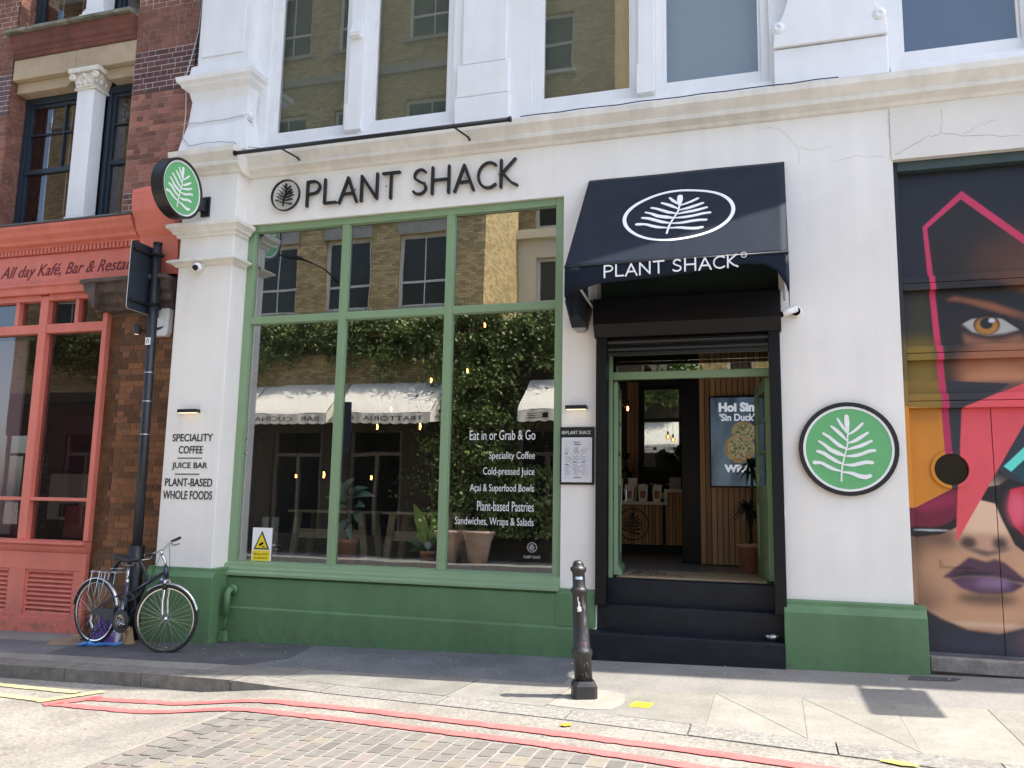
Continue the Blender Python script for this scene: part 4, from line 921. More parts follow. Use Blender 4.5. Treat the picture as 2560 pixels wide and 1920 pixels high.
# ------------------------------------------------------------------ the red brick building on the left
RB=thing('brick_building','dark red and brown brick building with stone lintels and white columns on the left','building',loc=(-9,F,0))
brk=MB().box(-.5,.5,-.5,.5,-.5,.5)
me_r,me_d,me_g=[brk.mesh('brick',m_) for m_ in (bred,bdark,bglaze)]
CH=.0765
bands=[(5.05,5.55),(6.93,7.52),(8.12,8.7)]
def isb(z): return any(a<=z<b for a,b in bands)
def courses(x0,x1,z0,z1,y,kind,face='y'):
    """list of bricks of one flat piece of wall: (centre u, centre z, width)"""
    out=[]; i=0; z=z0; r_=random.Random(int(x0*100)+int(z0*10))
    while z+CH<=z1+.001:
        u=x0; k=0
        if i%2==0: seq=[.222]; first=.222 if i%4==0 else .165
        else: seq=[.108,.108,.222] if i%3 else [.108]; first=.108
        ln=first
        while u<x1-.03:
            e=min(u+ln,x1)
            if x1-e<.035: e=x1
            out.append(((u+e)/2,z+CH/2,e-u)); u=e; ln=seq[k%len(seq)]; k+=1
        z+=CH; i+=1
    return out
more=MB(); moreg=MB()
allb=[]
for (u,z,w_) in courses(-8.135,-7.03,-.12,3.90,F,'g'): allb.append(('g',u,z,w_))
allb.sort(key=lambda q:q[1]<-7.95 or q[1]>-7.04)
up=[('r',u,z,w_) for (u,z,w_) in courses(-8.13,-7.03,5.06,8.95,F,'r')]
lf=[('r',u,z,w_) for (u,z,w_) in courses(-11.4,-10.28,5.06,8.95,F,'r')]
cnt={'g':0,'r':0}
rj=random.Random(5)
for k_,u,z,w_ in allb+sorted(up+lf,key=lambda q:(q[1]<-10.95, abs(q[2]-6.5))):
    m_=me_g if k_=='g' else (me_d if isb(z) else me_r); nm='glazed_brick' if k_=='g' else 'brick'
    pr=.0015+.003*rj.random()
    if cnt[k_]<300:
        cnt[k_]+=1
        o=bpy.data.objects.new(nm,m_); COL.objects.link(o); o.parent=RB
        o.location=Vector((u,F+.02-pr,z))-Vector(RB.location); o.scale=(w_-(.0055 if k_=='g' else .008),.04,CH-(.0055 if k_=='g' else .008)-.0015*rj.random())
        o.rotation_euler=(.004*(rj.random()-.5),0,.006*(rj.random()-.5))
    else: (more if k_=='r' else moreg).box(u-w_/2+.005,u+w_/2-.005,F-pr,F+.04,z-CH/2+.004,z+CH/2-.004)
for (u,z,w_) in courses(8.612,8.92,5.06,8.95,F,'side'): more.box(-10.32,-10.279+.003*rj.random(),u-w_/2+.005,u+w_/2-.005,z-CH/2+.004,z+CH/2-.004)
obj('more_bricks',more,bred,RB,kind='stuff',fix=False); obj('more_glazed_bricks',moreg,bglaze,RB,kind='stuff',fix=False)
# mortar backing and masses behind
obj('pier_mortar',bx(-8.14,-7.025,F+.002,F+.35,-.5,5.05),mat('brown_mortar',(.13,.095,.065),.95,.2,60),RB)
mm1=MB()
mm1.box(-8.135,-7.025,F+.002,F+.35,5.05,12.5); mm1.box(-20,-10.285,F+.002,F+.35,5.05,12.5); obj('mortar',mm1,mortg,RB)
for a,b in bands:
    for x0,x1 in ((-8.13,-7.03),(-11.4,-10.286)): obj('white_pointing',bx(x0,x1,F+.0004,F+.0018,a,b),mortw,RB)
mb=MB(); mb.box(-10.285,-8.135,8.96,9.05,8.95,12.5); mb.box(-20,-7.02,9.05,16,12.2,12.5); mb.box(-20,-19.9,9.05,16,-.5,12.2); mb.box(-20,-7.03,15.9,16,-.5,12.2); mb.box(-20,-10.29,F+.35,16,5.0,5.1); mb.box(-10.29,-7.03,8.97,16,4.95,5.06)
obj('rear_structure',mb,mortg,RB)
obj('eaves',bx(-20,-7.03,7.9,F+.01,12.1,12.4),stone,RB)
obj('terracotta_cornice',MB().prism([(F,7.73),(8.585,7.74),(8.58,7.78),(8.56,7.80),(8.56,7.84),(8.53,7.87),(8.52,7.93),(8.49,7.97),(8.48,8.045),(F+.3,8.045),(F+.3,7.73)],-10.27,-8.14,'x'),terra,RB,bevel=.004)
obj('stone_sill',MB().prism([(8.42,8.05),(8.42,8.10),(8.60,8.16),(8.9,8.18),(8.9,8.05)],-10.34,-8.14,'x'),mat('mossy_stone',(.30,.28,.22),.9,.6,12,col2=(.07,.075,.055),vscale=4,fine=.1),RB,bevel=.01)
lb=MB(); lb.box(-10.28,-9.17,8.61,8.93,7.42,7.73); lb.prism([(-10.28,7.26),(-10.14,7.26),(-10.02,7.26),(-9.37,7.26),(-9.22,7.42),(-10.28,7.42)],8.70,8.93)
obj('lintel',lb,stone,RB,bevel=.012)
lb=MB(); lb.box(-9.165,-8.14,8.61,8.93,7.42,7.73); lb.prism([(-8.14,7.26),(-8.65,7.26),(-8.80,7.42),(-8.14,7.42)],8.70,8.93)
obj('lintel',lb,stone,RB,bevel=.012)
def col_(zb,zt,cap=True):
    o=obj('column',bx(-9.09,-8.80,8.62,8.84,zb+.16,zt),white2,RB,bevel=.01)
    b_=MB(); b_.box(-9.16,-8.73,8.58,8.88,zb,zb+.07); b_.box(-9.13,-8.76,8.60,8.86,zb+.07,zb+.13); b_.box(-9.11,-8.78,8.61,8.85,zb+.13,zb+.16); obj('column_base',b_,white2,o,bevel=.012)
    if cap:
        c_=MB(); c_.prism([(-9.08,zt),(-8.81,zt),(-8.74,zt+.20),(-9.15,zt+.20)],8.585,8.87); c_.box(-9.20,-8.69,8.54,8.90,zt+.205,zt+.27); c_.box(-9.12,-8.77,8.60,8.86,zt-.03,zt)
        for x in (-9.14,-8.75):
            c_.lathe([(0,-.02),(.02,-.02),(.028,-.035),(.045,-.03),(.055,0)],(x,8.575,zt+.15),12,'y')
        for x in (-9.03,-8.945,-8.86): c_.lathe([(0,-.02),(.03,-.015),(.035,0)],(x,8.585,zt+.06),10,'y')
        c_.lathe([(0,-.04),(.03,-.03),(.04,0)],(-8.945,8.585,zt+.16),10,'y')
        for y in (8.63,8.72,8.81): c_.lathe([(0,.02),(.03,.015),(.04,0)],(-8.775,y,zt+.10),10,'x')
        obj('column_capital',c_,mat('carved_capital',(.62,.56,.47),.6,.6,30,col2=(.75,.72,.66),vscale=20),o)
    return o
col_(5.14,7.14); col_(8.17,10.2,False)
def sash(x0,x1,z0,z1,ym=8.93,panes=2,mid=None):
    w_=.07; mid=mid or (z0+z1)/2-.05
    f=MB(); f.box(x0,x0+w_,ym-.06,ym+.05,z0,z1); f.box(x1-w_,x1,ym-.06,ym+.05,z0,z1); f.box(x0+w_,x1-w_,ym-.06,ym+.05,z1-.10,z1); f.box(x0+w_,x1-w_,ym-.06,ym+.05,z0,z0+.05)
    f.box(x0+w_,x0+w_+.045,ym-.03,ym+.02,z0+.05,z1-.10); f.box(x1-w_-.045,x1-w_,ym-.03,ym+.02,z0+.05,z1-.10)
    f.box(x0+w_+.045,x1-w_-.045,ym-.04,ym+.02,mid-.035,mid+.035); f.box(x0+w_+.045,x1-w_-.045,ym-.03,ym+.02,z0+.05,z0+.12); f.box(x0+w_+.045,x1-w_-.045,ym-.03,ym+.02,z1-.15,z1-.10)
    xc=x0+(x1-x0)*.60; f.box(xc-.012,xc+.012,ym-.028,ym+.01,mid+.035,z1-.15); zc_=(mid+z1)/2; f.box(x0+w_+.045,xc-.012,ym-.028,ym+.01,zc_-.012,zc_+.012); f.box(xc+.012,x1-w_-.045,ym-.028,ym+.01,zc_-.012,zc_+.012)
    o=obj('sash_window',f,navy,RB,bevel=.003)
    obj('pane',bx(x0+w_+.045,x1-w_-.045,ym+.0,ym+.005,z0+.12,z1-.15),glassr,o)
    s_=MB(); z=z0+.1; 
    while z<z1-.12: s_.add([(x0+.08,ym+.075,z),(x1-.08,ym+.075,z),(x1-.08,ym+.105,z+.016),(x0+.08,ym+.105,z+.016)],[(0,1,2,3)]); z+=.034
    obj('venetian_blind',s_,mat('bronze_blind_slat',(.26,.17,.085),.45,var=.1),o,fix=False)
    obj('blind_cord',MB().tube([(x0+.38,ym+.065,z0+.1),(x0+.38,ym+.065,z1-.12)],.006,4).tube([(x0+.75,ym+.065,z0+.1),(x0+.75,ym+.065,z1-.12)],.006,4),whitep,o)
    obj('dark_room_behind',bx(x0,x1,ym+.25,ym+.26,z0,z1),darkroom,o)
sash(-10.28,-9.09,5.12,7.26); sash(-8.80,-8.135,5.12,7.26)
sash(-10.28,-9.09,8.17,10.3); sash(-8.80,-8.135,8.17,10.3)
# side-entrance pier cap in dark carved stone
cp=MB(); cp.prism([(8.26,4.29),(8.26,4.24),(8.32,4.22),(8.34,4.12),(8.40,4.08),(8.42,4.00),(8.47,3.97),(8.48,3.91),(8.61,3.90),(8.61,4.29)],-8.30,-7.09,'x')
cp.prism([(-8.40,4.29),(-8.40,4.24),(-8.33,4.22),(-8.31,4.12),(-8.24,4.08),(-8.22,4.0),(-8.17,3.97),(-8.16,3.91),(-8.14,3.90),(-8.14,4.29)],8.28,8.61)
obj('pier_capital',cp,mat('sooty_carved_stone',(.055,.04,.035),.75,1.0,14,col2=(.13,.09,.07),vscale=9),RB,bevel=.006)

# coral shopfront
C=thing('restaurant_shopfront','coral painted timber restaurant shopfront with louvred panels and dentil cornice','shopfront',loc=(-9.8,F,0))
XL=-13.0
cmb=MB()
obj('lead_capping',MB().prism([(8.22,5.085),(8.22,5.105),(8.45,5.15),(8.62,5.16),(8.62,5.085)],XL,-7.66,'x'),lead,C)
obj('cornice',MB().prism([(8.24,5.08),(8.24,5.04),(8.28,5.0),(8.30,4.95),(8.36,4.90),(8.38,4.86),(8.44,4.83),(8.45,4.815),(8.60,4.815),(8.60,5.08)],XL,-7.66,'x'),coral,C,bevel=.003)
dn=[]
x=-7.75; dm=bx(-.5,.5,-.5,.5,-.5,.5).mesh('dentil',coral); i=0
while x>-11 and i<60:
    o=bpy.data.objects.new('dentil',dm); COL.objects.link(o); o.parent=C; o.location=Vector((x,8.462,4.775))-Vector(C.location); o.scale=(.036,.045,.068); x-=.062; i+=1
obj('dentil_band',bx(XL,-7.66,8.486,8.60,4.735,4.812),mat('deep_coral',(.40,.085,.065),.6),C)
obj('fascia_board',bx(XL,-7.12,8.48,8.60,4.34,4.733),coral,C,bevel=.003)
obj('fascia_moulding',MB().prism([(8.43,4.335),(8.43,4.305),(8.46,4.28),(8.47,4.20),(8.60,4.20),(8.60,4.335)],XL,-8.43,'x'),coral,C)
obj('console',MB().prism([(8.22,5.34),(8.24,5.12),(8.30,5.02),(8.34,4.90),(8.42,4.82),(8.44,4.5),(8.47,4.34),(8.60,4.34),(8.60,5.34)],-7.64,-7.06,'x').prism([(-7.64,5.341),(-7.06,5.341),(-7.2,5.44),(-7.64,5.40)],8.23,8.60),coral,C,bevel=.008)
text('fascia_wording','All day Kaf\u00e9, Bar & Restaurant',-9.94,-7.42,4.395,4.605,8.478,mat('maroon_lettering',(.14,.008,.02),.5),C,off=.003,shear=.42,depth=.006)
# frame
cf=MB(); ya,yb=8.53,8.66
cf.box(-8.215,-8.142,ya,yb,1.01,4.20); cf.box(-9.26,-9.13,ya,yb,1.0,4.18)
cf.box(XL,-9.26,ya,yb,4.12,4.20); cf.box(-9.13,-8.215,ya,yb,4.12,4.20)
for a,b in ((XL,-9.26),(-9.13,-8.215)):
    cf.box(a,b,ya+.008,yb,3.68,3.80); cf.box(a,b,ya+.012,yb,1.495,1.54)
for x in (-9.66,-8.66,-10.2): cf.box(x-.03,x+.03,ya+.012,yb,3.80,4.12)
fo=obj('window_frame',cf,coral,C,bevel=.006)
for a,b in ((XL,-9.26),(-9.13,-8.215)):
    obj('pane',bx(a,b,8.61,8.615,1.54,3.68),glassr,fo); obj('pane',bx(a,b,8.61,8.615,1.01,1.495),glassr,fo)
for a,b in ((-10.17,-9.69),(-9.63,-9.26),(-9.13,-8.69),(-8.63,-8.215)): obj('pane',bx(a,b,8.61,8.615,3.80,4.12),glassr,fo)
sr=MB(); sr.prism([(8.46,.99),(8.46,.96),(8.50,.94),(8.51,.90),(8.53,.86),(8.60,.86),(8.66,1.01),(8.60,1.01)],XL,-8.142,'x')
obj('sill',sr,coral,C,bevel=.004)
sr=MB(); sr.box(XL,-8.142,8.535,8.60,.64,.858); sr.box(XL,-8.142,8.535,8.60,-.3,.06)
for a,b in ((-9.33,-9.08),(-8.30,-8.142),(XL,-10.1)): sr.box(a,b,8.535,8.60,.06,.64)
obj('stall_riser',sr,coral,C,bevel=.004)
for a,b in ((-10.1,-9.33),(-9.08,-8.30)):
    f=MB(); f.box(a,a+.035,8.55,8.60,.06,.64); f.box(b-.035,b,8.55,8.60,.06,.64); f.box(a+.035,b-.035,8.55,8.60,.605,.64); f.box(a+.035,b-.035,8.55,8.60,.06,.10)
    lo=obj('louvre_panel',f,coral,C,bevel=.003)
    for i in range(9):
        z=.108+i*.055
        obj('louvre_slat',MB().prism([(8.552,z),(8.555,z-.008),(8.60,z+.045),(8.597,z+.052)],a+.035,b-.035,'x'),coral,lo)
    obj('louvre_back',bx(a,b,8.605,8.61,.06,.64),black,lo)
obj('shop_room',MB().box(XL,-7.1,11.5,11.6,-.2,4.9).box(-7.2,-7.1,8.95,11.5,-.2,4.9).box(XL,-7.1,8.66,11.5,.1,.12).box(XL,-7.1,8.66,11.5,4.85,4.9).box(XL,XL+.05,8.66,11.5,0,4.9),mat('dark_plum_wall',(.13,.075,.08),.85),C)
obj('side_wall_low',bx(-8.14,-8.13,8.62,9.0,-.2,5.0),darkroom,C)
# things seen inside the restaurant
mg=mat('mauve_grey_panel',(.33,.28,.29),.85)
tag(obj('roller_screen',bx(-11.5,-9.70,8.80,8.83,1.05,3.66),mg),'plain mauve grey screen standing behind the left restaurant pane','screen')
tag(obj('menu_blind',bx(-9.73,-8.89,9.35,9.40,1.91,2.68),mat('maroon_panel',(.05,.008,.014),.7)),'dark maroon hanging panel inside the restaurant window','panel')
tag(obj('cream_panel',MB().box(-10.85,-9.95,10.5,10.55,1.2,1.90),mat('cream_wall',(.75,.70,.55),.8)),'pale cream panel deep inside the restaurant below the maroon panel','panel')
tag(obj('ceiling_beam',MB().box(-12.9,-7.25,10.2,10.35,2.98,3.16),mat('dark_beam',(.10,.09,.09),.7)),'grey ceiling beam crossing inside the restaurant','beam')
for x,y,lb in ((-9.71,8.95,'maroon box planter behind the left restaurant pane'),(-8.67,8.95,'maroon box planter behind the right restaurant pane')):
    tag(obj('planter_box',MB().prism([(x-.17,1.02),(x+.17,1.02),(x+.15,1.44),(x-.15,1.44)],y-.12,y+.12),mat('maroon_box',(.13,.012,.018),.4),bevel=.005),lb,'box','maroon boxes behind the restaurant window')
tag(obj('screen_monitor',MB().box(-9.30,-9.02,9.2,9.23,1.28,1.46).box(-9.18,-9.14,9.2,9.24,1.14,1.28).box(-9.24,-9.08,9.15,9.28,1.12,1.14),black),'small black till screen inside the restaurant','monitor')
pm_=MB(); r_=random.Random(8)
for i in range(140):
    x=-9.70+.36*r_.random()**1.2; z=1.15+1.0*r_.random(); y=8.9+.15*r_.random(); a=r_.random()*6.28; s_=.03+.02*r_.random()
    pm_.add([(x,y,z),(x+s_*math.cos(a),y-.01,z+s_*math.sin(a)),(x+1.5*s_*math.cos(a+.5),y,z+1.5*s_*math.sin(a+.5)),(x+s_*math.cos(a+1),y+.01,z+s_*math.sin(a+1))],[(0,1,2,3)])
t=thing('climbing_houseplant','dark leafy climbing plant between the coral panes','plant',loc=(-9.3,8.95,1.05)); obj('foliage',pm_,mat('dark_leaf',(.012,.02,.012),.5),t,fix=False); obj('stem',MB().tube([(-9.5,8.97,1.0),(-9.48,8.98,1.5),(-9.58,8.97,2.1)],.006,5),black,t)
# spotlight and alarm box on the brick pier
t=thing('spotlight','small dark cylindrical spotlight on the brown glazed brick pier','light',loc=(-7.65,8.55,3.66))
obj('body',MB().lathe([(0,.06),(.03,.058),(.045,.04),(.048,-.06),(.040,-.065)],(-7.635,8.50,3.655),14),mat('dark_grey_metal',(.045,.042,.04),.4),t); obj('bulb',MB().lathe([(0,-.062),(.028,-.062),(.028,-.056),(0,-.056)],(-7.635,8.50,3.655),12),lamp,t); obj('stem',MB().tube([(-7.635,8.52,3.66),(-7.635,8.60,3.66)],.014,8),blackm,t)
t=thing('alarm_box','white plastic alarm box on the brick pier behind the sign post','alarm box',loc=(-7.3,8.55,3.7))
obj('case',MB().prism([(-7.42,3.56),(-7.205,3.555),(-7.175,3.60),(-7.17,3.92),(-7.42,3.92)],8.50,8.595),whitep,t,bevel=.012); obj('siren_slot',MB().prism([(-7.35,3.66),(-7.225,3.68),(-7.26,3.65),(-7.35,3.62)],8.494,8.50),navy,t)
# sign post and panel
t=thing('sign_post','tall black street sign post in front of the brown brick pier','post',loc=(-7.18,8.29,-.08))
obj('pole',MB().tube([(-7.165,8.29,-.1),(-7.238,8.29,4.67)],.055,16),mat('post_paint',(.015,.018,.022),.4,.1,20,var=.3),t)
obj('pole_cap',MB().tube([(-7.238,8.29,4.665),(-7.238,8.29,4.69)],.058,16),blackm,t)
obj('pole_sleeve',MB().tube([(-7.18,8.29,-.1),(-7.18,8.29,1.0)],.085,16),blackm,t)
for z in (3.05,2.7,2.3): obj('band_clip',MB().tube([(-7.165-.0153*z,8.29,z),(-7.165-.0153*z,8.29,z+.012)],.0575,16),steel,t)
stk=bx(-7.252,-7.182,8.225,8.235,3.39,3.48); obj('sticker',stk,signw,t); obj('sticker_drawing',MB().ring((-7.217,3.43),.022,.016,8.222,8.2245,16).disc((-7.217,3.463),.008,8.222,8.2245,10),black,t)
t=thing('street_sign_panel','dark back of a rectangular street sign fixed to the tall post','sign',loc=(-7.26,8.26,4.2))
def rrect(y0,y1,z0,z1,r):
    o=[]
    for cy,cz,a0 in ((y1-r,z1-r,0),(y0+r,z1-r,90),(y0+r,z0+r,180),(y1-r,z0+r,270)):
        for k in range(5): a=R(a0+22.5*k); o.append((cy+r*math.cos(a),cz+r*math.sin(a)))
    return o
obj('plate',MB().prism(rrect(7.95,8.57,3.79,4.635,.035),-7.327,-7.320,'x'),mat('sign_back_paint',(.018,.026,.038),.4,.05,20,var=.1),t); obj('plate_face',MB().prism(rrect(7.947,8.573,3.787,4.638,.036),-7.332,-7.3275,'x'),signw,t)
for z in (4.53,3.90): obj('stiffener',bx(-7.3195,-7.29,7.98,8.54,z-.015,z+.015),blackm,t)
for z in (4.53,3.90): obj('clip',bx(-7.29,-7.17,8.225,8.355,z-.02,z+.02),blackm,t,bevel=.01)

# ------------------------------------------------------------------ bollard
t=thing('bollard','black cast iron bollard with scuffed paint at the pavement edge by the steps','bollard',loc=(-1.50,6.84,.045))
iron=mat('black_cast_iron',(.010,.0098,.010),.45,.35,45,col2=(.022,.021,.020),vscale=9,spec=.6)
bz=.045
prof=[(.0,1.075),(.02,1.073),(.036,1.062),(.044,1.045),(.046,1.028),(.060,1.020),(.066,1.008),(.064,.992),(.055,.980),(.050,.972),(.0515,.865),(.060,.856),(.070,.842),(.070,.826),(.060,.812),(.056,.80),(.066,.385),(.078,.375),(.084,.355),(.080,.335),(.070,.325),(.073,.12),(.0,.12)]
mb=MB().lathe([(r,z) for r,z in prof],(0,0,0),28)
for i,v in enumerate(mb.v): mb.v[i]=(v[0]-1.495-.045*v[2],v[1]+6.85-.05*v[2],v[2]+bz)
obj('shaft',mb,iron,t)
a=R(20); sq=[]
for k in range(4):
    for da in (-9,9): q=R(45+90*k+da)+a; sq.append((-1.497+.120*math.cos(q),6.85+.120*math.sin(q)))
mb=MB(); n8=8; tp=[(-1.497+.092*math.cos(R(45+90*(k//2)+(-14 if k%2==0 else 14))+a),6.848+.092*math.sin(R(45+90*(k//2)+(-14 if k%2==0 else 14))+a)) for k in range(8)]
zz_=[.03,bz+.10,bz+.135]
vs=[(x,y,zz_[0]) for x,y in sq]+[(x,y,zz_[1]) for x,y in sq]+[(x,y,zz_[2]) for x,y in tp]
mb.add(vs,[(k+8*j,(k+1)%8+8*j,(k+1)%8+8*(j+1),k+8*(j+1)) for j in range(2) for k in range(8)]+[tuple(range(16,24))]); obj('foot',mb,iron,t)
def on_boll(u0,u1,z0,z1,m,name,pts=None,r_off=.0012):
    """patch hugging the shaft; u is the angle in degrees (0 = facing the street)"""
    mb=MB(); N=6
    poly=pts or [(u0,z0),(u1,z0),(u1,z1),(u0,z1)]
    def q(u,z):
        # radius at height
        r=.056
        for (ra,za),(rb,zb) in zip(prof,prof[1:]):
            if zb<=z<=za: r=ra+(rb-ra)*((za-z)/(za-zb) if za!=zb else 0)
        an=R(-90+u); r+=r_off
        return (r*math.cos(an)-1.495-.045*z,r*math.sin(an)+6.85-.05*z,z+bz)
    if pts: mb.add([q(*p) for p in poly],[tuple(range(len(poly)))])
    else:
        for i in range(N):
            a0=u0+(u1-u0)*i/N; a1=u0+(u1-u0)*(i+1)/N
            mb.add([q(a0,z0),q(a1,z0),q(a1,z1),q(a0,z1)],[(0,1,2,3)])
    return obj(name,mb,m,t,fix=False)
on_boll(-18,48,.925,.948,mat('blue_sticker',(.25,.5,.8),.5),'sticker')
for i,u in enumerate((-12,-2,8,17,26,36)): on_boll(u,u+6,.930,.943,signw,'sticker_letter',r_off=.002)
on_boll(0,0,0,0,signw,'torn_label',pts=[(-8,.785),(4,.79),(2,.76),(14,.745),(12,.72),(22,.71),(24,.68),(8,.675),(-10,.672),(-6,.69),(-12,.70),(0,.72),(-2,.75)])
r_=random.Random(2)
for i in range(16):
    u=20+35*r_.random(); z=.45+.3*r_.random(); h_=.012+.05*r_.random(); on_boll(u,u+3+6*r_.random(),z,z+h_,mat('worn_grey_scuff',(.13,.125,.12),.6),'scuff')
for i in range(10):
    u=-10+60*r_.random(); z=.15+.16*r_.random(); on_boll(u,u+3,z,z+.01+.015*r_.random(),mat('worn_grey_scuff',(.13,.125,.12),.6),'scuff')
on_boll(32,42,.425,.435,mat('red_fleck',(.6,.05,.04),.5),'paint_fleck')

# ------------------------------------------------------------------ bicycle
D=Vector((.986,-.165,0)); Nn=Vector((.165,.986,0)); RH=Vector((-7.324,7.875,-.072)); LEAN=.03
def BP(u,h,s=0): return RH+D*u+Nn*(s+LEAN*h)+Vector((0,0,h))
bk=thing('bicycle','dark blue city bicycle with silver rear rack leaning on the sign post','bicycle',loc=(-6.8,7.8,-.07))
bluef=mat('dark_blue_frame',(.010,.014,.045),.3,coat=.5); tyre=mat('tyre_rubber',(.022,.022,.022),.8,.3,70)
def wheel(c,dirv,name,front):
    Z=Vector((0,0,1)); n=dirv.cross(Z).normalized()
    def ringtube(R0,r,nn=48,k=8):
        mb=MB(); pts=[c+dirv*R0*math.cos(2*PI*i/nn)+Z*R0*math.sin(2*PI*i/nn) for i in range(nn+1)]
        mb.tube(pts,r,k,cap=False); return mb
    w_=obj(name,ringtube(.338,.019),tyre,bk)
    mb=MB()
    nn=48; vs=[]
    for i in range(nn):
        a=2*PI*i/nn; d_=dirv*math.cos(a)+Z*math.sin(a)
        for rr,of in ((.322,-.012),(.322,.012),(.309,.009),(.309,-.009)): vs.append(c+d_*rr+n*of)
    mb.add(vs,[(4*i+k,4*i+(k+1)%4,4*((i+1)%nn)+(k+1)%4,4*((i+1)%nn)+k) for i in range(nn) for k in range(4)])
    obj('rim',mb,chrome,w_)
    mb=MB()
    for i in range(32):
        a=2*PI*i/32; s_=.025 if i%2 else -.025; b=a+(.5 if (i//2)%2 else -.5)
        mb.tube([c+(dirv*math.cos(b)+Z*math.sin(b))*.022+n*s_,c+(dirv*math.cos(a)+Z*math.sin(a))*.305],.0016,4,cap=False,smooth=False)
    obj('spokes',mb,steel,w_)
    obj('hub',MB().tube([c-n*.05,c-n*.028,c-n*.028,c+n*.028,c+n*.028,c+n*.05],[.008,.008,.022,.022,.008,.008],10),chrome,w_)
    return n
FD=Vector((.985,.17,0)).normalized()
FH=BP(1.115,.357); RHc=BP(0,.357)
wheel(RHc,D,'wheel',False); wheel(FH,FD,'wheel',True)
BB=BP(.4875,.29); ST=BP(.462,.70); HT=BP(1.03,.90); HB=BP(1.06,.79)
obj('frame',MB().tube([BB,ST],.020,10).tube([BP(.475,.55),BP(1.045,.85)],.019,10).tube([BB+(HB-BB)*.02,HB],.023,10).tube([HT,HB],.025,10)
  .tube([BP(.47,.60),BP(.30,.53,.03),RHc+Nn*.05],.008,6).tube([BP(.47,.60),BP(.30,.53,-.03),RHc-Nn*.05],.008,6).tube([BB,BP(.35,.30,.04),RHc+Nn*.05],.009,6).tube([BB,BP(.35,.30,-.04),RHc-Nn*.05],.009,6),bluef,bk)
obj('seat_post',MB().tube([BP(.462,.69),BP(.455,.86)],.0135,10).tube([BP(.463,.68),BP(.46,.73)],.019,10),chrome,bk)
sd=MB(); N=10; vs=[]
for i in range(N+1):
    t_=i/N; u=.27+.33*t_; w_=.085*(1-t_)**.6*(1 if t_>.06 else .75)+.018; hz=.955+.018*math.cos(t_*5)-.004
    for k in range(8):
        a=2*PI*k/8; vs.append(BP(u,hz+.028*math.sin(a)*(1.0 if math.sin(a)>0 else .9),w_*math.cos(a)))
sd.add(vs,[(i*8+k,i*8+(k+1)%8,(i+1)*8+(k+1)%8,(i+1)*8+k) for i in range(N) for k in range(8)]+[tuple(range(8)),tuple(range(8*N+7,8*N-1,-1))],True)
obj('saddle',sd,mat('saddle_vinyl',(.02,.022,.024),.45,.1,40),bk)
obj('saddle_rails',MB().tube([BP(.34,.93,.02),BP(.40,.88,.02),BP(.50,.88,.02),BP(.56,.93,.01)],.0035,5).tube([BP(.34,.93,-.02),BP(.40,.88,-.02),BP(.50,.88,-.02),BP(.56,.93,-.01)],.0035,5),steel,bk)
# fork
fn=FD.cross(Vector((0,0,1))).normalized()
cr=HB+Vector((.012,-.0,-.045))
fk=MB()
for s_ in (-1,1): fk.tube([cr+fn*s_*.045,cr+fn*s_*.05+Vector((.004,0,-.10)),FH+fn*s_*.052+Vector((-.03,0,.18)),FH+fn*s_*.052+Vector((-.018,0,.06)),FH+fn*s_*.05],[.018,.017,.014,.012,.010],9)
fk.tube([cr-fn*.055,cr+fn*.055],.016,8); obj('fork',fk,chrome,bk)
fb=MB()
for s_ in (-1,1): fb.tube([cr+fn*s_*.046+Vector((.001,0,-.015)),cr+fn*s_*.05+Vector((.004,0,-.085))],.0215,9)
obj('fork_boot',fb,rubber,bk)
obj('brake',MB().tube([cr+fn*-.055+Vector((-.03,-.01,.03)),cr+fn*-.06+Vector((-.03,-.02,-.13))],.010,6).tube([cr+fn*.0+Vector((-.06,-.02,.02)),cr+fn*-.05+Vector((-.04,-.03,.0))],.013,6),steel,bk)
# stem, bar, grips
SM=Vector((-6.345,7.70,.955))
obj('stem',MB().tube([HT,HT+(HT-HB)*.5,SM],.014,8).tube([SM+Vector((0,0,-.01)),SM+Vector((.0,0,.035))],.018,8),chrome,bk)
NE=Vector((-6.32,7.42,.965)); FE=Vector((-6.375,8.01,1.118))
obj('handlebar',MB().tube([NE,NE+Vector((-.005,.10,.0)),SM+Vector((-.005,-.05,.03)),SM+Vector((-.02,.06,.05)),FE+Vector((.02,-.20,-.06)),FE],.0115,8),chrome,bk)
obj('grip',MB().tube([NE,NE+Vector((-.004,.11,.0))],.016,8),rubber,bk); obj('grip',MB().tube([FE+Vector((.008,-.13,-.033)),FE+Vector((-.001,.012,.003))],[.017,.017],8),rubber,bk)
obj('brake_lever',MB().tube([FE+Vector((.01,-.15,-.04)),FE+Vector((.03,-.13,-.075)),FE+Vector((.035,-.03,-.06))],.006,5),blackm,bk); obj('brake_lever',MB().tube([NE+Vector((-.01,.13,-.01)),NE+Vector((-.02,.10,-.05)),NE+Vector((-.03,.0,-.055))],.006,5),steel,bk)
cb=MB()
for a,b,c_ in ((FE+Vector((.01,-.17,-.04)),Vector((.10,-.05,-.18)),HT+Vector((0,0,-.02))),(NE+Vector((-.01,.13,0)),Vector((-.06,-.05,-.16)),HT+Vector((.02,0,-.05))),(SM,Vector((-.10,-.02,-.12)),BP(.9,.72))):
    cb.tube([a,(a*.6+c_*.4)+b*.6,(a*.3+c_*.7)+b*.7,c_],.003,5)
obj('cables',cb,black,bk)
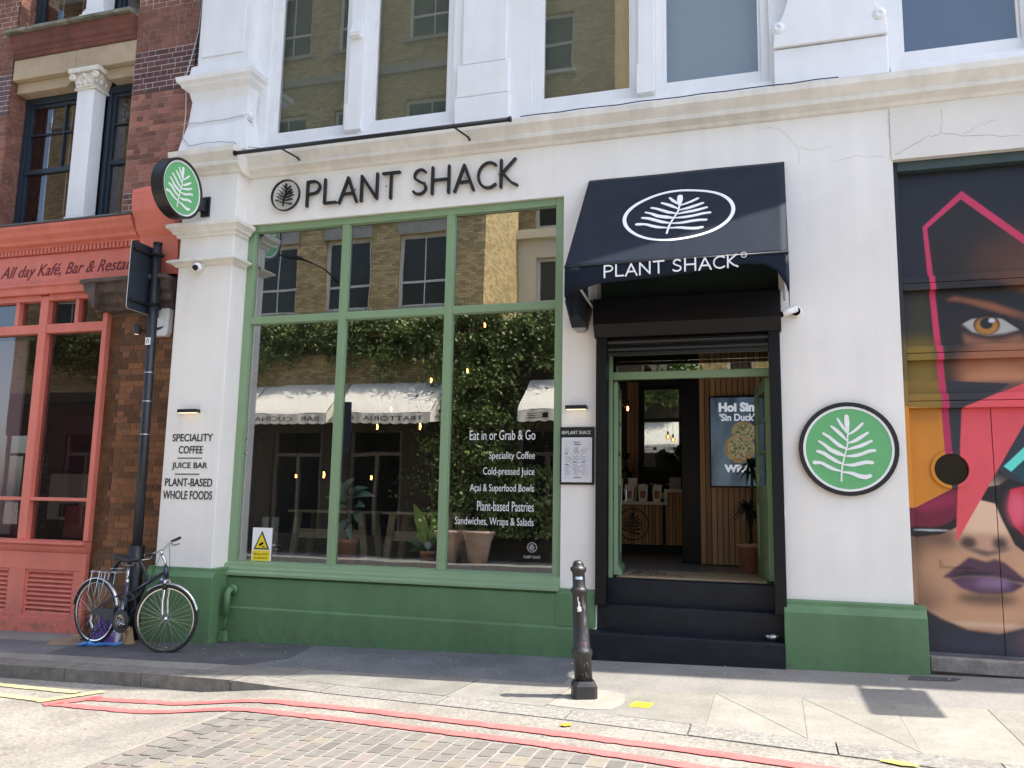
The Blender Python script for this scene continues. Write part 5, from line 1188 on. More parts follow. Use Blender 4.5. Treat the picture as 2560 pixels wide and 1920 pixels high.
# chainset with guard
cg=MB(); n_=Nn
def disc3(mb,c,r,th,nrm,u_,v_,n=28,ri=0):
    vs=[]
    for k in range(n):
        a=2*PI*k/n; d_=u_*math.cos(a)+v_*math.sin(a)
        vs += [c+d_*r-nrm*th,c+d_*r+nrm*th,c+d_*ri-nrm*th,c+d_*ri+nrm*th]
    fs=[]
    for k in range(n):
        a=4*k;b=4*((k+1)%n); fs += [(a,b,b+1,a+1),(a,a+2,b+2,b),(a+1,b+1,b+3,a+3)]+([(a+2,a+3,b+3,b+2)] if ri else [])
    mb.add(vs,fs); return mb
Zv=Vector((0,0,1)); bs=BB-Nn*.055
disc3(cg,bs,.125,.006,Nn,D,Zv,30,.078)
gp=[BP(.36,.40,-.055),BP(.14,.41,-.055),BP(.0,.385,-.055),BP(.0,.335,-.055),BP(.14,.33,-.055),BP(.37,.25,-.055)]
cg.add([p-Nn*.006 for p in gp]+[p+Nn*.006 for p in gp],[(0,1,2,3,4,5),(11,10,9,8,7,6)]+[(i,(i+1)%6,(i+1)%6+6,i+6) for i in range(6)])
obj('chain_guard',cg,mat('dark_chain_guard',(.02,.025,.04),.35),bk)
ch=disc3(MB(),bs-Nn*.010,.074,.003,Nn,D,Zv,28,.058)
disc3(ch,bs-Nn*.012,.026,.006,Nn,D,Zv,16,0)
for k in range(5):
    a=2*PI*k/5+.3; d_=D*math.cos(a)+Zv*math.sin(a); ch.tube([bs-Nn*.012+d_*.02,bs-Nn*.012+d_*.062],.007,5)
obj('chainring',ch,mat('bronzed_alloy',(.35,.30,.2),.35,metal=.9),bk)
obj('crank',MB().tube([bs-Nn*.03,bs-Nn*.035+D*.13+Zv*-.035],[.013,.010],7),chrome,bk)
obj('pedal',MB().tube([bs-Nn*.04+D*.13+Zv*-.035,bs-Nn*.13+D*.13+Zv*-.035],.018,6),rubber,bk)
obj('crank',MB().tube([BB+Nn*.05,BB+Nn*.06-D*.13+Zv*.035],[.013,.010],7),chrome,bk)
obj('derailleur',MB().tube([BP(.0,.33,-.04),BP(-.01,.25,-.045),BP(.03,.20,-.045),BP(.03,.14,-.04)],[.014,.012,.018,.014],7),steel,bk)
obj('chain',MB().tube([BP(.0,.40,-.035),BP(.4875,.365,-.05)],.004,5).tube([BP(.03,.14,-.04),BP(.47,.215,-.05)],.004,5),black,bk)
# mudguards
def guard(c,dirv,R0,a0,a1,name):
    nrm=dirv.cross(Zv).normalized(); mb=MB(); vs=[];N=16
    for i in range(N+1):
        a=R(a0+(a1-a0)*i/N); d_=dirv*math.cos(a)+Zv*math.sin(a)
        for of,dr in ((-.026,-.012),(-.014,.002),(.014,.002),(.026,-.012)): vs.append(c+d_*(R0+dr)+nrm*of)
    mb.add(vs,[(4*i+k,4*i+k+1,4*i+k+5,4*i+k+4) for i in range(N) for k in range(3)],True)
    o=obj(name,mb,chrome,bk,fix=False); s_=o.modifiers.new('solid','SOLIDIFY'); s_.thickness=.002
guard(RHc,D,.372,8,172,'mudguard'); guard(FH,FD,.370,12,130,'mudguard')
obj('mudguard_stay',MB().tube([RHc-Nn*.05,RHc-Nn*.03+D*-.33+Zv*.18],.003,4).tube([RHc+Nn*.05,RHc+Nn*.03+D*-.33+Zv*.18],.003,4),steel,bk)
# rack
obj('cable_lock',MB().tube([BP(.50,.62,.0),BP(.58,.60,-.05),BP(.66,.50,-.02),BP(.60,.42,.05),BP(.50,.48,.10),BP(.42,.58,.12),BP(.46,.64,.05)],.009,6),blackm,bk)
rk=MB()
for s_ in (-.06,.06): rk.tube([BP(-.09,.79,s_),BP(.36,.80,s_)],.005,6)
for u in (-.08,.02,.12,.22,.33): rk.tube([BP(u,.795,-.06),BP(u,.795,.06)],.0045,5)
for s_ in (-.07,.07):
    for u in (-.05,.07,.17): rk.tube([BP(u,.79,s_*.9),BP(u*1.0-.03,.55,s_),BP(.0,.40,s_*.8)],.0045,5)
rk.tube([BP(.20,.80,-.05),BP(.24,.84,-.05),BP(.38,.845,-.05),BP(.38,.845,.05),BP(.24,.84,.05),BP(.20,.80,.05)],.0045,5)
obj('rack',rk,steel,bk)
obj('kickstand',MB().tube([BP(.30,.30,-.06),BP(.12,.06,-.16)],.007,5),blackm,bk)
tag(obj('bike_hoop',MB().tube([(-7.18+.24*math.cos(R(a)),8.19,.62+.25*math.sin(R(a))) for a in range(0,361,15)],.022,8,cap=False),mat('post_paint',(.015,.018,.022),.4)),'black steel cycle parking hoop ringed round the sign post behind the saddle','bike hoop')
# litter
def crumple(name,lb,cat,c,sx_,sy_,sz_,m,seed,n=13,group=None):
    r_=random.Random(seed); mb=MB(); vs=[]
    for j in range(n+1):
        for i in range(n+1):
            u=i/n-.5; v=j/n-.5; e=max(0,1-(4*(u*u+v*v))**2.2); x=c[0]+u*sx_+r_.gauss(0,.08)*sx_/n*3; y=c[1]+v*sy_+r_.gauss(0,.08)*sy_/n*3
            vs.append((x,y,zp(x,y)+.004+sz_*e*(.35+.75*r_.random())))
    mb.add(vs,[(j*(n+1)+i,j*(n+1)+i+1,(j+1)*(n+1)+i+1,(j+1)*(n+1)+i) for j in range(n) for i in range(n)],True)
    return tag(obj(name,mb,m,fix=False),lb,cat,group)
crumple('plastic_bag','crumpled purple carrier bag stuffed behind the rear bicycle wheel','bag',(-7.33,8.12),.44,.34,.36,mat('purple_plastic',(.10,.035,.24),.35,.2,30),1)
crumple('plastic_bag','small white and pale blue bag on top of the purple bag','bag',(-7.20,8.10),.20,.16,.50,mat('pale_plastic',(.45,.52,.56),.35,.3,30),5)
crumple('paper_bag','crumpled brown paper bag beside the bicycle chain','bag',(-7.05,8.10),.16,.14,.18,mat('brown_paper',(.28,.19,.10),.8),6)
gpts=[(-7.40,7.80),(-7.33,7.84),(-7.28,7.87),(-7.20,7.86),(-7.13,7.90),(-7.06,7.95),(-7.01,7.99)]
tag(obj('rubber_glove',MB().tube([(x,y,zp(x,y)+.022+.012*math.sin(i*2.3)) for i,(x,y) in enumerate(gpts)],[.016,.030,.022,.026,.018,.026,.012],7).tube([(-7.34,7.82,-.045),(-7.37,7.75,-.06),(-7.42,7.74,-.065)],[.016,.012,.006],6),mat('blue_glove',(.07,.23,.58),.5,.3,25)),'twisted bright blue glove lying in front of the rear wheel','glove')
crumple('dark_rag','dark maroon rag lying on the cardboard under the rear wheel','rag',(-7.62,8.15),.25,.16,.09,mat('maroon_rag',(.05,.015,.02),.8),9)
def flat(name,lb,cat,pts,m,th=.005,group=None,lift=.002):
    mb=MB(); n=len(pts); vs=[(x,y,zp(x,y)+lift+th+(dz if len(p)>2 else 0)) for p in pts for (x,y,dz) in [(*p,0)[:3]]]
    vs+= [(v[0],v[1],v[2]-th) for v in vs]
    mb.add(vs,[tuple(range(n)),tuple(range(2*n-1,n-1,-1))]+[(i,i+n,(i+1)%n+n,(i+1)%n) for i in range(n)]); return tag(obj(name,mb,m),lb,cat,group)
cardb=mat('cardboard',(.25,.18,.115),.85,.1,20,var=.12)
flat('cardboard_sheet','flattened brown cardboard sheet lying left of the rear wheel','cardboard',[(-7.85,7.75),(-7.35,7.92),(-7.45,8.32),(-8.0,8.35),(-8.05,8.05)],cardb,.012)
flat('cardboard_scrap','small torn tan cardboard scrap by the coral panel','cardboard',[(-8.15,8.40),(-7.95,8.36),(-7.9,8.46),(-8.1,8.50)],mat('tan_scrap',(.42,.30,.15),.8),.01)
flat('paper_scrap','bright yellow square patch on the pavement right of the bollard','paper',[(-1.10,6.62),(-.95,6.60),(-.93,6.76),(-1.08,6.78)],mat('bright_yellow',(.75,.62,.03),.6),.002,lift=.008)
flat('fallen_leaf','small orange leaf on the kerb in front of the bollard','leaf',[(-1.47,5.94),(-1.43,5.92),(-1.39,5.96),(-1.40,6.0),(-1.44,6.01)],mat('orange_leaf',(.65,.33,.03),.6),.003,lift=.01)
flat('yellow_leaf','pale yellow leaf in the gutter at the lower right','leaf',[(.55,5.66),(.66,5.60),(.76,5.60),(.72,5.66),(.60,5.70)],mat('yellow_green_leaf',(.60,.60,.12),.6),.003,lift=.01)
r_=random.Random(12); lit=MB()
for i in range(90):
    if i<60: x=-6.6+5.2*r_.random(); y=7.2+1.25*r_.random()
    else: x=-1.5+3.4*r_.random(); y=8.05+.4*r_.random()
    s_=.006+.014*r_.random()**2; a=r_.random()*3; z=zp(x,y)+.004
    lit.add([(x,y,z),(x+s_*math.cos(a),y+s_*math.sin(a),z+.004),(x+1.6*s_*math.cos(a+.5),y+1.6*s_*math.sin(a+.5),z+.002),(x+.8*s_*math.cos(a+1.4),y+.8*s_*math.sin(a+1.4),z)],[(0,1,2,3)])
tag(obj('litter_flecks',lit,mat('pale_litter',(.5,.48,.42),.7),kind='stuff',fix=False),'scattered pale flecks of litter and crumbs over the shaded pavement','litter')
tag(obj('pet_bowl',MB().lathe([(0,.004),(.045,.004),(.055,.05),(.066,.055),(.070,.050),(.060,.0),(0,0)],(-.065,8.59,.331),20),steel),'small steel pet bowl on the right end of the bottom step','bowl')

# ------------------------------------------------------------------ inside the shop, through the doorway
ft=MB().box(-1.62,-.10,8.95,9.98,.8255,.84); mt=obj('door_mat',ft,mat('coir_mat',(.50,.35,.21),.95,.8,160,var=.15,vscale=60),bevel=.004); tag(mt,'brown coir door mat with dark EAT MORE PLANTS wording inside the doorway','door mat')
for s_,y0,y1,xb in (('EAT',9.68,9.90,-1.30),('MORE',9.40,9.62,-1.15),('PLANTS',9.12,9.34,-.95)):
    me=text_mesh(s_,-1.53,xb,y0,y1,0,depth=.001,off=.01); n=len(me.vertices); a=np.empty(n*3); me.vertices.foreach_get('co',a); a=a.reshape(-1,3); b=a.copy(); b[:,1]=a[:,2]; b[:,2]=.8415-a[:,1]*.5; me.vertices.foreach_set('co',b.reshape(-1)); me.update()
    me.materials.clear(); me.materials.append(black); obj('wording',me,black,mt)
CT=thing('serving_counter','stepped serving counter clad in vertical wood strips with round frond emblem','counter',loc=(-2,13.6,.83))
obj('plinth',bx(-3.6,-1.20,13.62,14.3,.83,.98),black,CT)
obj('worktop',MB().box(-3.6,-1.62,13.42,14.4,1.60,1.65).box(-1.62,-1.14,13.42,14.4,1.80,1.85).box(-1.67,-1.621,13.42,14.4,1.651,1.85),mat('pale_stone_top',(.62,.60,.55),.4),CT)
obj('carcass',MB().box(-3.6,-1.67,13.52,14.3,.98,1.60).box(-1.67,-1.2,13.52,14.3,.98,1.80),mat('dark_carcass',(.03,.018,.01),.8),CT)
sm=bx(-.5,.5,-.5,.5,-.5,.5).mesh('cladding_strip',wood)
def strips(x0,x1,y,z0,z1,w_,par,gap=.008):
    x=x0
    while x+w_<=x1+.002:
        o=bpy.data.objects.new('cladding_strip',sm); COL.objects.link(o); o.parent=par
        o.location=Vector((x+w_/2,y,(z0+z1)/2))-Vector(par.location); o.scale=(w_-gap,.03+.008*rnd(),z1-z0); x+=w_
strips(-2.75,-1.67,13.50,.98,1.598,.055,CT); strips(-1.66,-1.2,13.50,.98,1.798,.055,CT)
obj('frond_emblem',frond(MB().ring((-2.17,1.29),.25,.235,13.462,13.48),(-2.17,1.29),.22,13.462,13.48,bold=1.1),black,CT)
WW=thing('timber_wall','floor to ceiling striped timber clad partition behind the screen','partition',loc=(-.3,11.5,.83))
obj('core',bx(-.93,.45,11.46,11.9,.83,4.85),mat('dark_carcass',(.03,.018,.01),.8),WW); strips(-.95,.45,11.44,.84,4.8,.072,WW,.010)
tag(obj('fridge_side',bx(-1.22,-.96,11.7,13.3,.83,3.9),black,bevel=.01),'black tall cabinet side between counter and timber partition','cabinet')
TV=thing('menu_screen','portrait advertising screen showing a wrap and the words Hoi Sin Sin Duck Wrap','screen',loc=(-.45,11.38,2.43))
obj('bezel',bx(-.815,-.115,11.34,11.40,1.835,3.03),black,TV)
def scr(name,c1,c2,sc,st):
    m=bpy.data.materials.new(name); m.use_nodes=True; n=m.node_tree.nodes; L=m.node_tree.links; b=n['Principled BSDF']; b.inputs['Base Color'].default_value=(.01,.01,.01,1); b.inputs['Roughness'].default_value=.3
    tc=n.new('ShaderNodeTexCoord'); mp=n.new('ShaderNodeMapping'); mp.inputs['Rotation'].default_value=(0,R(30),0); mp.inputs['Scale'].default_value=(sc,1,sc*.35 if sc<10 else sc); nz=n.new('ShaderNodeTexNoise'); nz.inputs['Detail'].default_value=3; nz.inputs['Scale'].default_value=1
    cr=n.new('ShaderNodeValToRGB'); cr.color_ramp.elements[0].position=.38; cr.color_ramp.elements[1].position=.62; cr.color_ramp.elements[0].color=(*c1,1); cr.color_ramp.elements[1].color=(*c2,1)
    L.new(tc.outputs['Object'],mp.inputs[0]); L.new(mp.outputs[0],nz.inputs[0]); L.new(nz.outputs['Fac'],cr.inputs[0]); L.new(cr.outputs[0],b.inputs['Emission Color']); b.inputs['Emission Strength'].default_value=st; return m
SC=.26
obj('display',bx(-.795,-.135,11.336,11.3395,1.855,3.01),scr('screen_backdrop',(.006,.012,.035),(.10,.15,.20),2.5,SC*.7),TV)
scw=mat('screen_white',(.02,.02,.02),.4,emit=(.85,.9,1),estr=SC*.62)
text('display_words','Hoi Sin',-.69,-.235,2.82,2.945,11.333,scw,TV,off=.055,depth=.001); text('display_words',"'Sin Duck'",-.68,-.235,2.70,2.80,11.333,scw,TV,off=.03,depth=.001); text('display_words','WRAP',-.63,-.22,2.03,2.13,11.333,scw,TV,off=.06,depth=.001)
def ellp(cx,cz,rx,rz,y,rot=0,n=26):
    return [(cx+rx*math.cos(2*PI*k/n)*math.cos(R(rot))-rz*math.sin(2*PI*k/n)*math.sin(R(rot)),cz+rx*math.cos(2*PI*k/n)*math.sin(R(rot))+rz*math.sin(2*PI*k/n)*math.cos(R(rot))) for k in range(n)]
tan=scr('screen_tortilla',(.22,.14,.06),(.30,.22,.12),14,SC*.7); grn=scr('screen_filling',(.05,.10,.02),(.38,.30,.20),38,SC*.65)
obj('display_wrap',MB().prism(ellp(-.43,2.34,.19,.19,0),11.3340,11.3355).prism(ellp(-.37,2.56,.16,.13,0,-15),11.3340,11.3355),tan,TV)
obj('display_filling',MB().prism(ellp(-.43,2.35,.15,.13,0),11.3325,11.3335).prism(ellp(-.365,2.56,.125,.10,0,-15),11.3325,11.3335),grn,TV)
t=thing('mirror','dark framed wall mirror behind the counter reflecting the street','mirror',loc=(-1.8,14.85,2.9))
obj('frame',MB().box(-2.25,-2.19,14.80,14.88,2.2,3.68).box(-1.47,-1.41,14.80,14.88,2.2,3.68).box(-2.19,-1.47,14.80,14.88,2.2,2.26).box(-2.19,-1.47,14.80,14.88,3.62,3.68),black,t); obj('mirror_glass',bx(-2.19,-1.47,14.84,14.85,2.26,3.62),mat('mirror_silver',(.55,.55,.55),.02,metal=1.0),t)
strips_=thing('timber_post','vertical striped timber post left of the mirror','post',loc=(-2.4,14.7,.9)); strips(-2.47,-2.26,14.7,1.0,3.75,.07,strips_)
# goods on the counter
bagw=mat('white_pouch',(.75,.73,.68),.45); bagr=mat('pouch_label',(.38,.13,.06),.5)
def pouch(x,y,w_,h_,tilt,lb):
    t=thing('coffee_bag',lb,'coffee bag','coffee bags on the counter',loc=(x,y,1.65)); z=1.651
    f=MB(); f.add([(x-w_/2*.8,y-.035,z),(x+w_/2*.8,y-.035,z),(x+w_/2*.8,y+.035,z),(x-w_/2*.8,y+.035,z),(x-w_/2,y-.02,z+h_*.6),(x+w_/2,y-.02,z+h_*.6),(x+w_/2,y+.02,z+h_*.6),(x-w_/2,y+.02,z+h_*.6),(x-w_/2+tilt,y-.002,z+h_),(x+w_/2+tilt,y-.002,z+h_),(x+w_/2+tilt,y+.002,z+h_),(x-w_/2+tilt,y+.002,z+h_)],
      [(0,1,5,4),(1,2,6,5),(2,3,7,6),(3,0,4,7),(4,5,9,8),(5,6,10,9),(6,7,11,10),(7,4,8,11),(8,9,10,11),(3,2,1,0)]); obj('pouch',f,bagw,t)
    obj('label',MB().add([(x-w_*.28,y-.036,z+h_*.18),(x+w_*.28,y-.036,z+h_*.18),(x+w_*.3,y-.026,z+h_*.62),(x-w_*.3,y-.026,z+h_*.62)],[(0,1,2,3)]),bagr,t,fix=False)
pouch(-2.24,13.55,.15,.27,.0,'white coffee pouch with orange label at the left of the front row'); pouch(-2.02,13.55,.15,.27,.0,'white coffee pouch with orange label in the middle of the front row'); pouch(-1.80,13.55,.14,.27,.01,'white coffee pouch with orange label beside the dark jar')
pouch(-2.22,13.75,.15,.38,.0,'taller white pouch standing behind the left coffee pouch'); pouch(-2.42,13.6,.14,.37,.0,'white pouch half hidden by the left door leaf')
for i,(x,lb) in enumerate(((-2.05,'dark lidded jar behind the middle coffee pouch'),(-1.92,'dark lidded jar between the middle and right pouches'),(-1.86,'dark lidded jar behind the right coffee pouch'),(-1.66,'dark lidded jar behind the labelled black jar'))):
    t=thing('jar',lb,'jar','jars along the counter',loc=(x,13.85,1.65)); obj('glass_body',MB().lathe([(0,0),(.055,0),(.055,.24),(.04,.27),(0,.27)],(x,13.85,1.651),14),mat('dark_jar',(.03,.02,.015),.15),t); obj('lid',MB().lathe([(0,.27),(.045,.27),(.048,.30),(0,.30)],(x,13.85,1.651),14),steel,t)
t=thing('black_jar','black square jar with a white label at the end of the low counter','jar',loc=(-1.70,13.6,1.65)); obj('body',bx(-1.775,-1.635,13.53,13.66,1.651,1.90) if False else bx(-1.79,-1.68,13.70,13.80,1.651,1.90),black,t,bevel=.01); obj('label',bx(-1.775,-1.695,13.694,13.6995,1.70,1.80),bagw,t)
tag(obj('takeaway_box',bx(-1.60,-1.42,13.5,13.7,1.851,2.04),mat('grey_card',(.30,.30,.30),.6),bevel=.004),'plain white box on the raised counter end','box')
t=thing('card_carton','larger white carton with a small dark square mark on the raised counter end','box',loc=(-1.3,13.6,1.85)); obj('carton',bx(-1.41,-1.17,13.55,13.8,1.851,2.22),mat('grey_card',(.30,.30,.30),.6),t,bevel=.004); obj('dark_mark',bx(-1.33,-1.27,13.545,13.549,2.10,2.16),black,t)
t=thing('coffee_machine','dark espresso machine and grinders at the left of the counter','coffee machine',loc=(-2.6,13.9,1.65)); obj('body',MB().box(-2.9,-2.30,13.75,14.2,1.651,2.15).box(-2.75,-2.35,13.8,14.15,2.15,2.35),blackm,t,bevel=.02)
for k in range(5): obj('cup',MB().lathe([(0,0),(.03,0),(.042,.09),(0,.09)],(-2.70+.09*k,13.95,2.351),12),blackm,t)
t=thing('cheese_plant','large leafed dark plant in silhouette in front of the mirror','plant',loc=(-1.45,14.3,1.85))
pl_=MB(); st_=MB(); r_=random.Random(21)
for i in range(15):
    a=R(r_.uniform(20,165)); L_=.25+.4*r_.random(); cx=-1.42+L_*math.cos(a); cz=2.05+L_*math.sin(a)*.95; y=14.3+.25*(r_.random()-.5); s_=.09+.05*r_.random(); ro=r_.uniform(-60,60)
    pts=[(0,-1),(.55,-.8),(.85,-.35),(.5,-.2),(.9,.05),(.55,.2),(.6,.5),(0,1.1),(-.6,.5),(-.55,.2),(-.9,.05),(-.5,-.2),(-.85,-.35),(-.55,-.8)]
    pl_.add([(cx+s_*(px_*math.cos(R(ro))-pz_*math.sin(R(ro))),y+.03*px_,cz+s_*(px_*math.sin(R(ro))+pz_*math.cos(R(ro)))) for px_,pz_ in pts],[tuple(range(14))]); st_.tube([(-1.42,14.3,1.95),((cx-1.42)/2,14.3,cz-.1),(cx,y,cz)],.006,4)
obj('leaves',pl_,mat('dark_leaf',(.012,.02,.012),.5),t,fix=False); obj('stems',st_,mat('dark_leaf',(.012,.02,.012),.5),t,fix=False); obj('pot',MB().lathe([(0,0),(.10,0),(.12,.2),(0,.2)],(-1.42,14.3,1.851),14),black,t)
def bulb(x,y,z,r,lb,amb=True,zt=4.88,grp='pendant bulbs inside the shop'):
    t=thing('pendant_bulb',lb,'light',grp,loc=(x,y,z))
    obj('cord',MB().tube([(x,y,z+r+.05),(x,y,zt)],.004,4),black,t); obj('socket',MB().tube([(x,y,z+r*.85),(x,y,z+r+.06)],.018,8),black,t)
    obj('filament',MB().tube([(x,y,z-.5*r),(x+.01,y,z),(x,y,z+.5*r)],.010,6),fil,t); obj('bulb_glass',MB().lathe([(0,-r),(r*.6,-r*.8),(r,0),(r*.75,r*.6),(r*.3,r),(.01,r*1.1)],(x,y,z),12),glass('amber_glass',.12,(.95,.7,.4)),t)
bulb(-2.115,12.0,3.03,.055,'glowing pendant bulb nearest the left door leaf'); bulb(-2.01,12.0,2.965,.055,'glowing pendant bulb just right of the first, inside the doorway')
k_=10.2/9
for (x,z,r,lb) in ((-3.82,2.98,.06,'amber pendant bulb above the middle pane beside the mullion'),(-3.37,3.08,.05,'small bright pendant bulb high in the right pane'),(-3.17,3.61,.05,'highest amber bulb seen in the right pane'),(-4.32,2.65,.05,'pendant bulb in front of the reflected awning in the middle pane'),(-4.49,2.44,.065,'round amber bulb left of centre in the middle pane'),(-3.94,2.44,.085,'large amber globe bulb by the middle pane\'s right edge'),(-5.17,1.87,.08,'low round bulb at the right edge of the left pane'),(-4.54,1.84,.05,'low orange bulb in the middle pane above the plant'),(-5.55,1.85,.04,'faint orange bulb low in the left pane')):
    bulb(x*k_,10.2,1.55+(z-1.55)*k_,r,lb)
# spiky plant by the screen
t=thing('dragon_plant','spiky dark dragon plant in a terracotta pot beside the right door leaf','plant',loc=(-.30,10.57,.83))
obj('pot',MB().lathe([(0,0),(.11,0),(.15,.28),(.165,.28),(.165,.33),(.14,.33),(.13,.30),(0,.30)],(-.30,10.57,.826),20),terracot,t)
obj('trunk',MB().tube([(-.31,10.57,1.1),(-.28,10.57,1.5),(-.26,10.57,2.02)],.018,6).tube([(-.29,10.55,1.1),(-.33,10.52,1.5)],.016,6),mat('brown_stem',(.08,.05,.03),.8),t)
lv=MB(); r_=random.Random(3)
for cz,cx,nl,L_ in ((2.03,-.26,70,.34),(1.52,-.32,70,.34)):
    for i in range(nl):
        a=r_.uniform(0,6.28); e=r_.uniform(-.5,1.2); d_=Vector((math.cos(a)*math.cos(e),math.sin(a)*math.cos(e),math.sin(e))); p=Vector((cx,10.56,cz)); s_=d_.cross(Vector((0,0,1))).normalized()*.008; l=L_*r_.uniform(.6,1)
        q=[p,p+d_*l*.5+Vector((0,0,.02)),p+d_*l+Vector((0,0,-.10))]
        lv.add([q[0]-s_,q[0]+s_,q[1]+s_*1.3,q[1]-s_*1.3,q[2]],[(0,1,2,3),(3,2,4)])
obj('leaves',lv,mat('dark_leaf',(.012,.02,.012),.5),t,fix=False)
# in the window
def potted(lb,x,y,zb,rt_,rb_,h_,cat='plant',name='potted_plant'):
    t=thing(name,lb,cat,loc=(x,y,zb)); obj('pot',MB().lathe([(0,0),(rb_,0),(rt_*.93,h_*.82),(rt_,h_*.82),(rt_,h_),(rt_*.9,h_),(rt_*.88,h_*.9),(0,h_*.9)],(x,y,zb),24),terracot,t); return t
def bigleaf(c,tip,w_,t,m,droop=.03):
    c=Vector(c);tip=Vector(tip); d_=tip-c; L_=d_.length; sd_=d_.cross(Vector((0,-.8,.6))).normalized(); mb=MB(); vs=[]; up_=sd_.cross(d_).normalized(); 
    if up_.z<0: up_=-up_
    for i in range(7):
        t_=i/6; wd=w_*math.sin(PI*min(1,t_*.92+.08))**.8*.5; ctr=c+d_*t_+up_*(.18*L_*math.sin(PI*t_)); vs += [ctr-sd_*wd+up_*wd*.35,ctr,ctr+sd_*wd+up_*wd*.35]
    mb.add(vs,[(3*i+k,3*i+k+1,3*i+k+4,3*i+k+3) for i in range(6) for k in (0,1)],True); return obj('leaf',mb,m,t,fix=False)
t=potted('potted plant with broad silvery green leaves in a tall terracotta pot behind the middle pane',-4.81,9.0,.85,.122,.095,.27)
stm=mat('green_stem',(.04,.09,.03),.6)
obj('stem',MB().tube([(-4.82,9.0,1.05),(-4.78,9.0,1.3),(-4.86,9.0,1.6)],.010,6).tube([(-4.80,9.0,1.05),(-4.72,9.0,1.35),(-4.68,9.0,1.6)],.009,6),stm,t)
for c_,tp,w_ in (((-4.86,9,1.62),(-5.02,8.9,1.86),.10),((-4.86,9,1.62),(-4.70,8.92,1.84),.11),((-4.8,9,1.6),(-4.52,8.9,1.72),.10),((-4.8,9,1.58),(-4.42,8.9,1.62),.11),((-4.86,9,1.56),(-5.08,8.92,1.60),.10),((-4.85,9,1.58),(-5.0,8.9,1.70),.12),((-4.72,9,1.5),(-4.55,8.9,1.5),.10),((-4.7,9,1.45),(-4.6,8.88,1.3),.09),((-4.8,9,1.35),(-4.87,8.88,1.15),.10),((-4.78,9,1.3),(-4.70,8.88,1.10),.08),((-4.82,9,1.28),(-4.97,8.9,1.10),.08),((-4.8,9,1.6),(-4.72,8.9,1.70),.13),((-4.84,9,1.5),(-4.95,8.9,1.42),.09)): bigleaf(c_,tp,w_,t,leafp)
t=potted('small potted plant with upright lime green leaves by the second mullion',-3.79,9.0,.832,.092,.07,.19)
obj('stem',MB().tube([(-3.79,9,.98),(-3.80,9,1.2)],.008,6),stm,t)
for c_,tp,w_,m_ in (((-3.80,9,1.05),(-3.96,8.95,1.55),.14,leafy),((-3.79,9,1.05),(-3.74,8.95,1.50),.10,leafy),((-3.78,9,1.02),(-3.66,8.95,1.42),.07,leafm),((-3.80,9,1.02),(-4.0,8.93,1.12),.08,leafm),((-3.78,9,1.02),(-3.62,8.93,1.2),.06,leafm),((-3.79,9,1.02),(-3.98,8.92,1.0),.06,leafm)): bigleaf(c_,tp,w_,t,m_)
obj('plant_tag',MB().disc((-3.745,1.09),.042,8.895,8.90,20).tube([(-3.745,8.8975,1.05),(-3.75,8.95,.95)],.004,4),mat('tag_white',(.5,.52,.5),.5),t)
for xa,xb,lb in ((-6.1,-4.95,'pale wooden trestle table behind the left and middle panes'),(-4.75,-3.75,'pale wooden trestle table behind the middle pane, right of the tall plant')):
    t=thing('trestle_table',lb,'table','trestle tables in the window',loc=((xa+xb)/2,10.0,.83))
    for i in range(4): obj('top_board',bx(xa,xb,9.75+.14*i,9.885+.14*i,1.41,1.44),woodd,t)
    for xx,dx in ((xa+.12,-.07),(xb-.12,.07)):
        for yy in (9.80,10.22):
            obj('leg',MB().prism([(xx-.04,1.409),(xx+.04,1.409),(xx+.04+dx,.826),(xx-.04+dx,.826)],yy,yy+.05),woodd,t)
    obj('cross_rail',bx(xa+.12,xb-.12,9.852,9.875,1.08,1.20),woodd,t)
t=thing('window_decal','faint black round frond decal on the left window pane','sticker',loc=(-5.95,8.71,2.19))
obj('mark',frond(MB().ring((-5.955,2.19),.150,.140,8.6965,8.699),(-5.955,2.19),.13,8.6965,8.699,bold=1.1),black,t)
tag(obj('slim_lamp_stand',MB().tube([(-5.25,9.4,.84),(-5.25,9.4,1.33)],.010,8),steel),'slim steel upright standing in the left pane','stand')
tag(obj('paper_roll',MB().tube([(-6.0,9.1,.84),(-6.0,9.1,1.35)],.045,12),mat('dim_paper',(.3,.28,.24),.8)),'left of two pale paper rolls behind the warning notice','paper roll','paper rolls behind the notice'); tag(obj('paper_roll',MB().tube([(-5.86,9.1,.84),(-5.86,9.1,1.35)],.045,12),mat('dim_paper',(.3,.28,.24),.8)),'right of two pale paper rolls behind the warning notice','paper roll','paper rolls behind the notice')

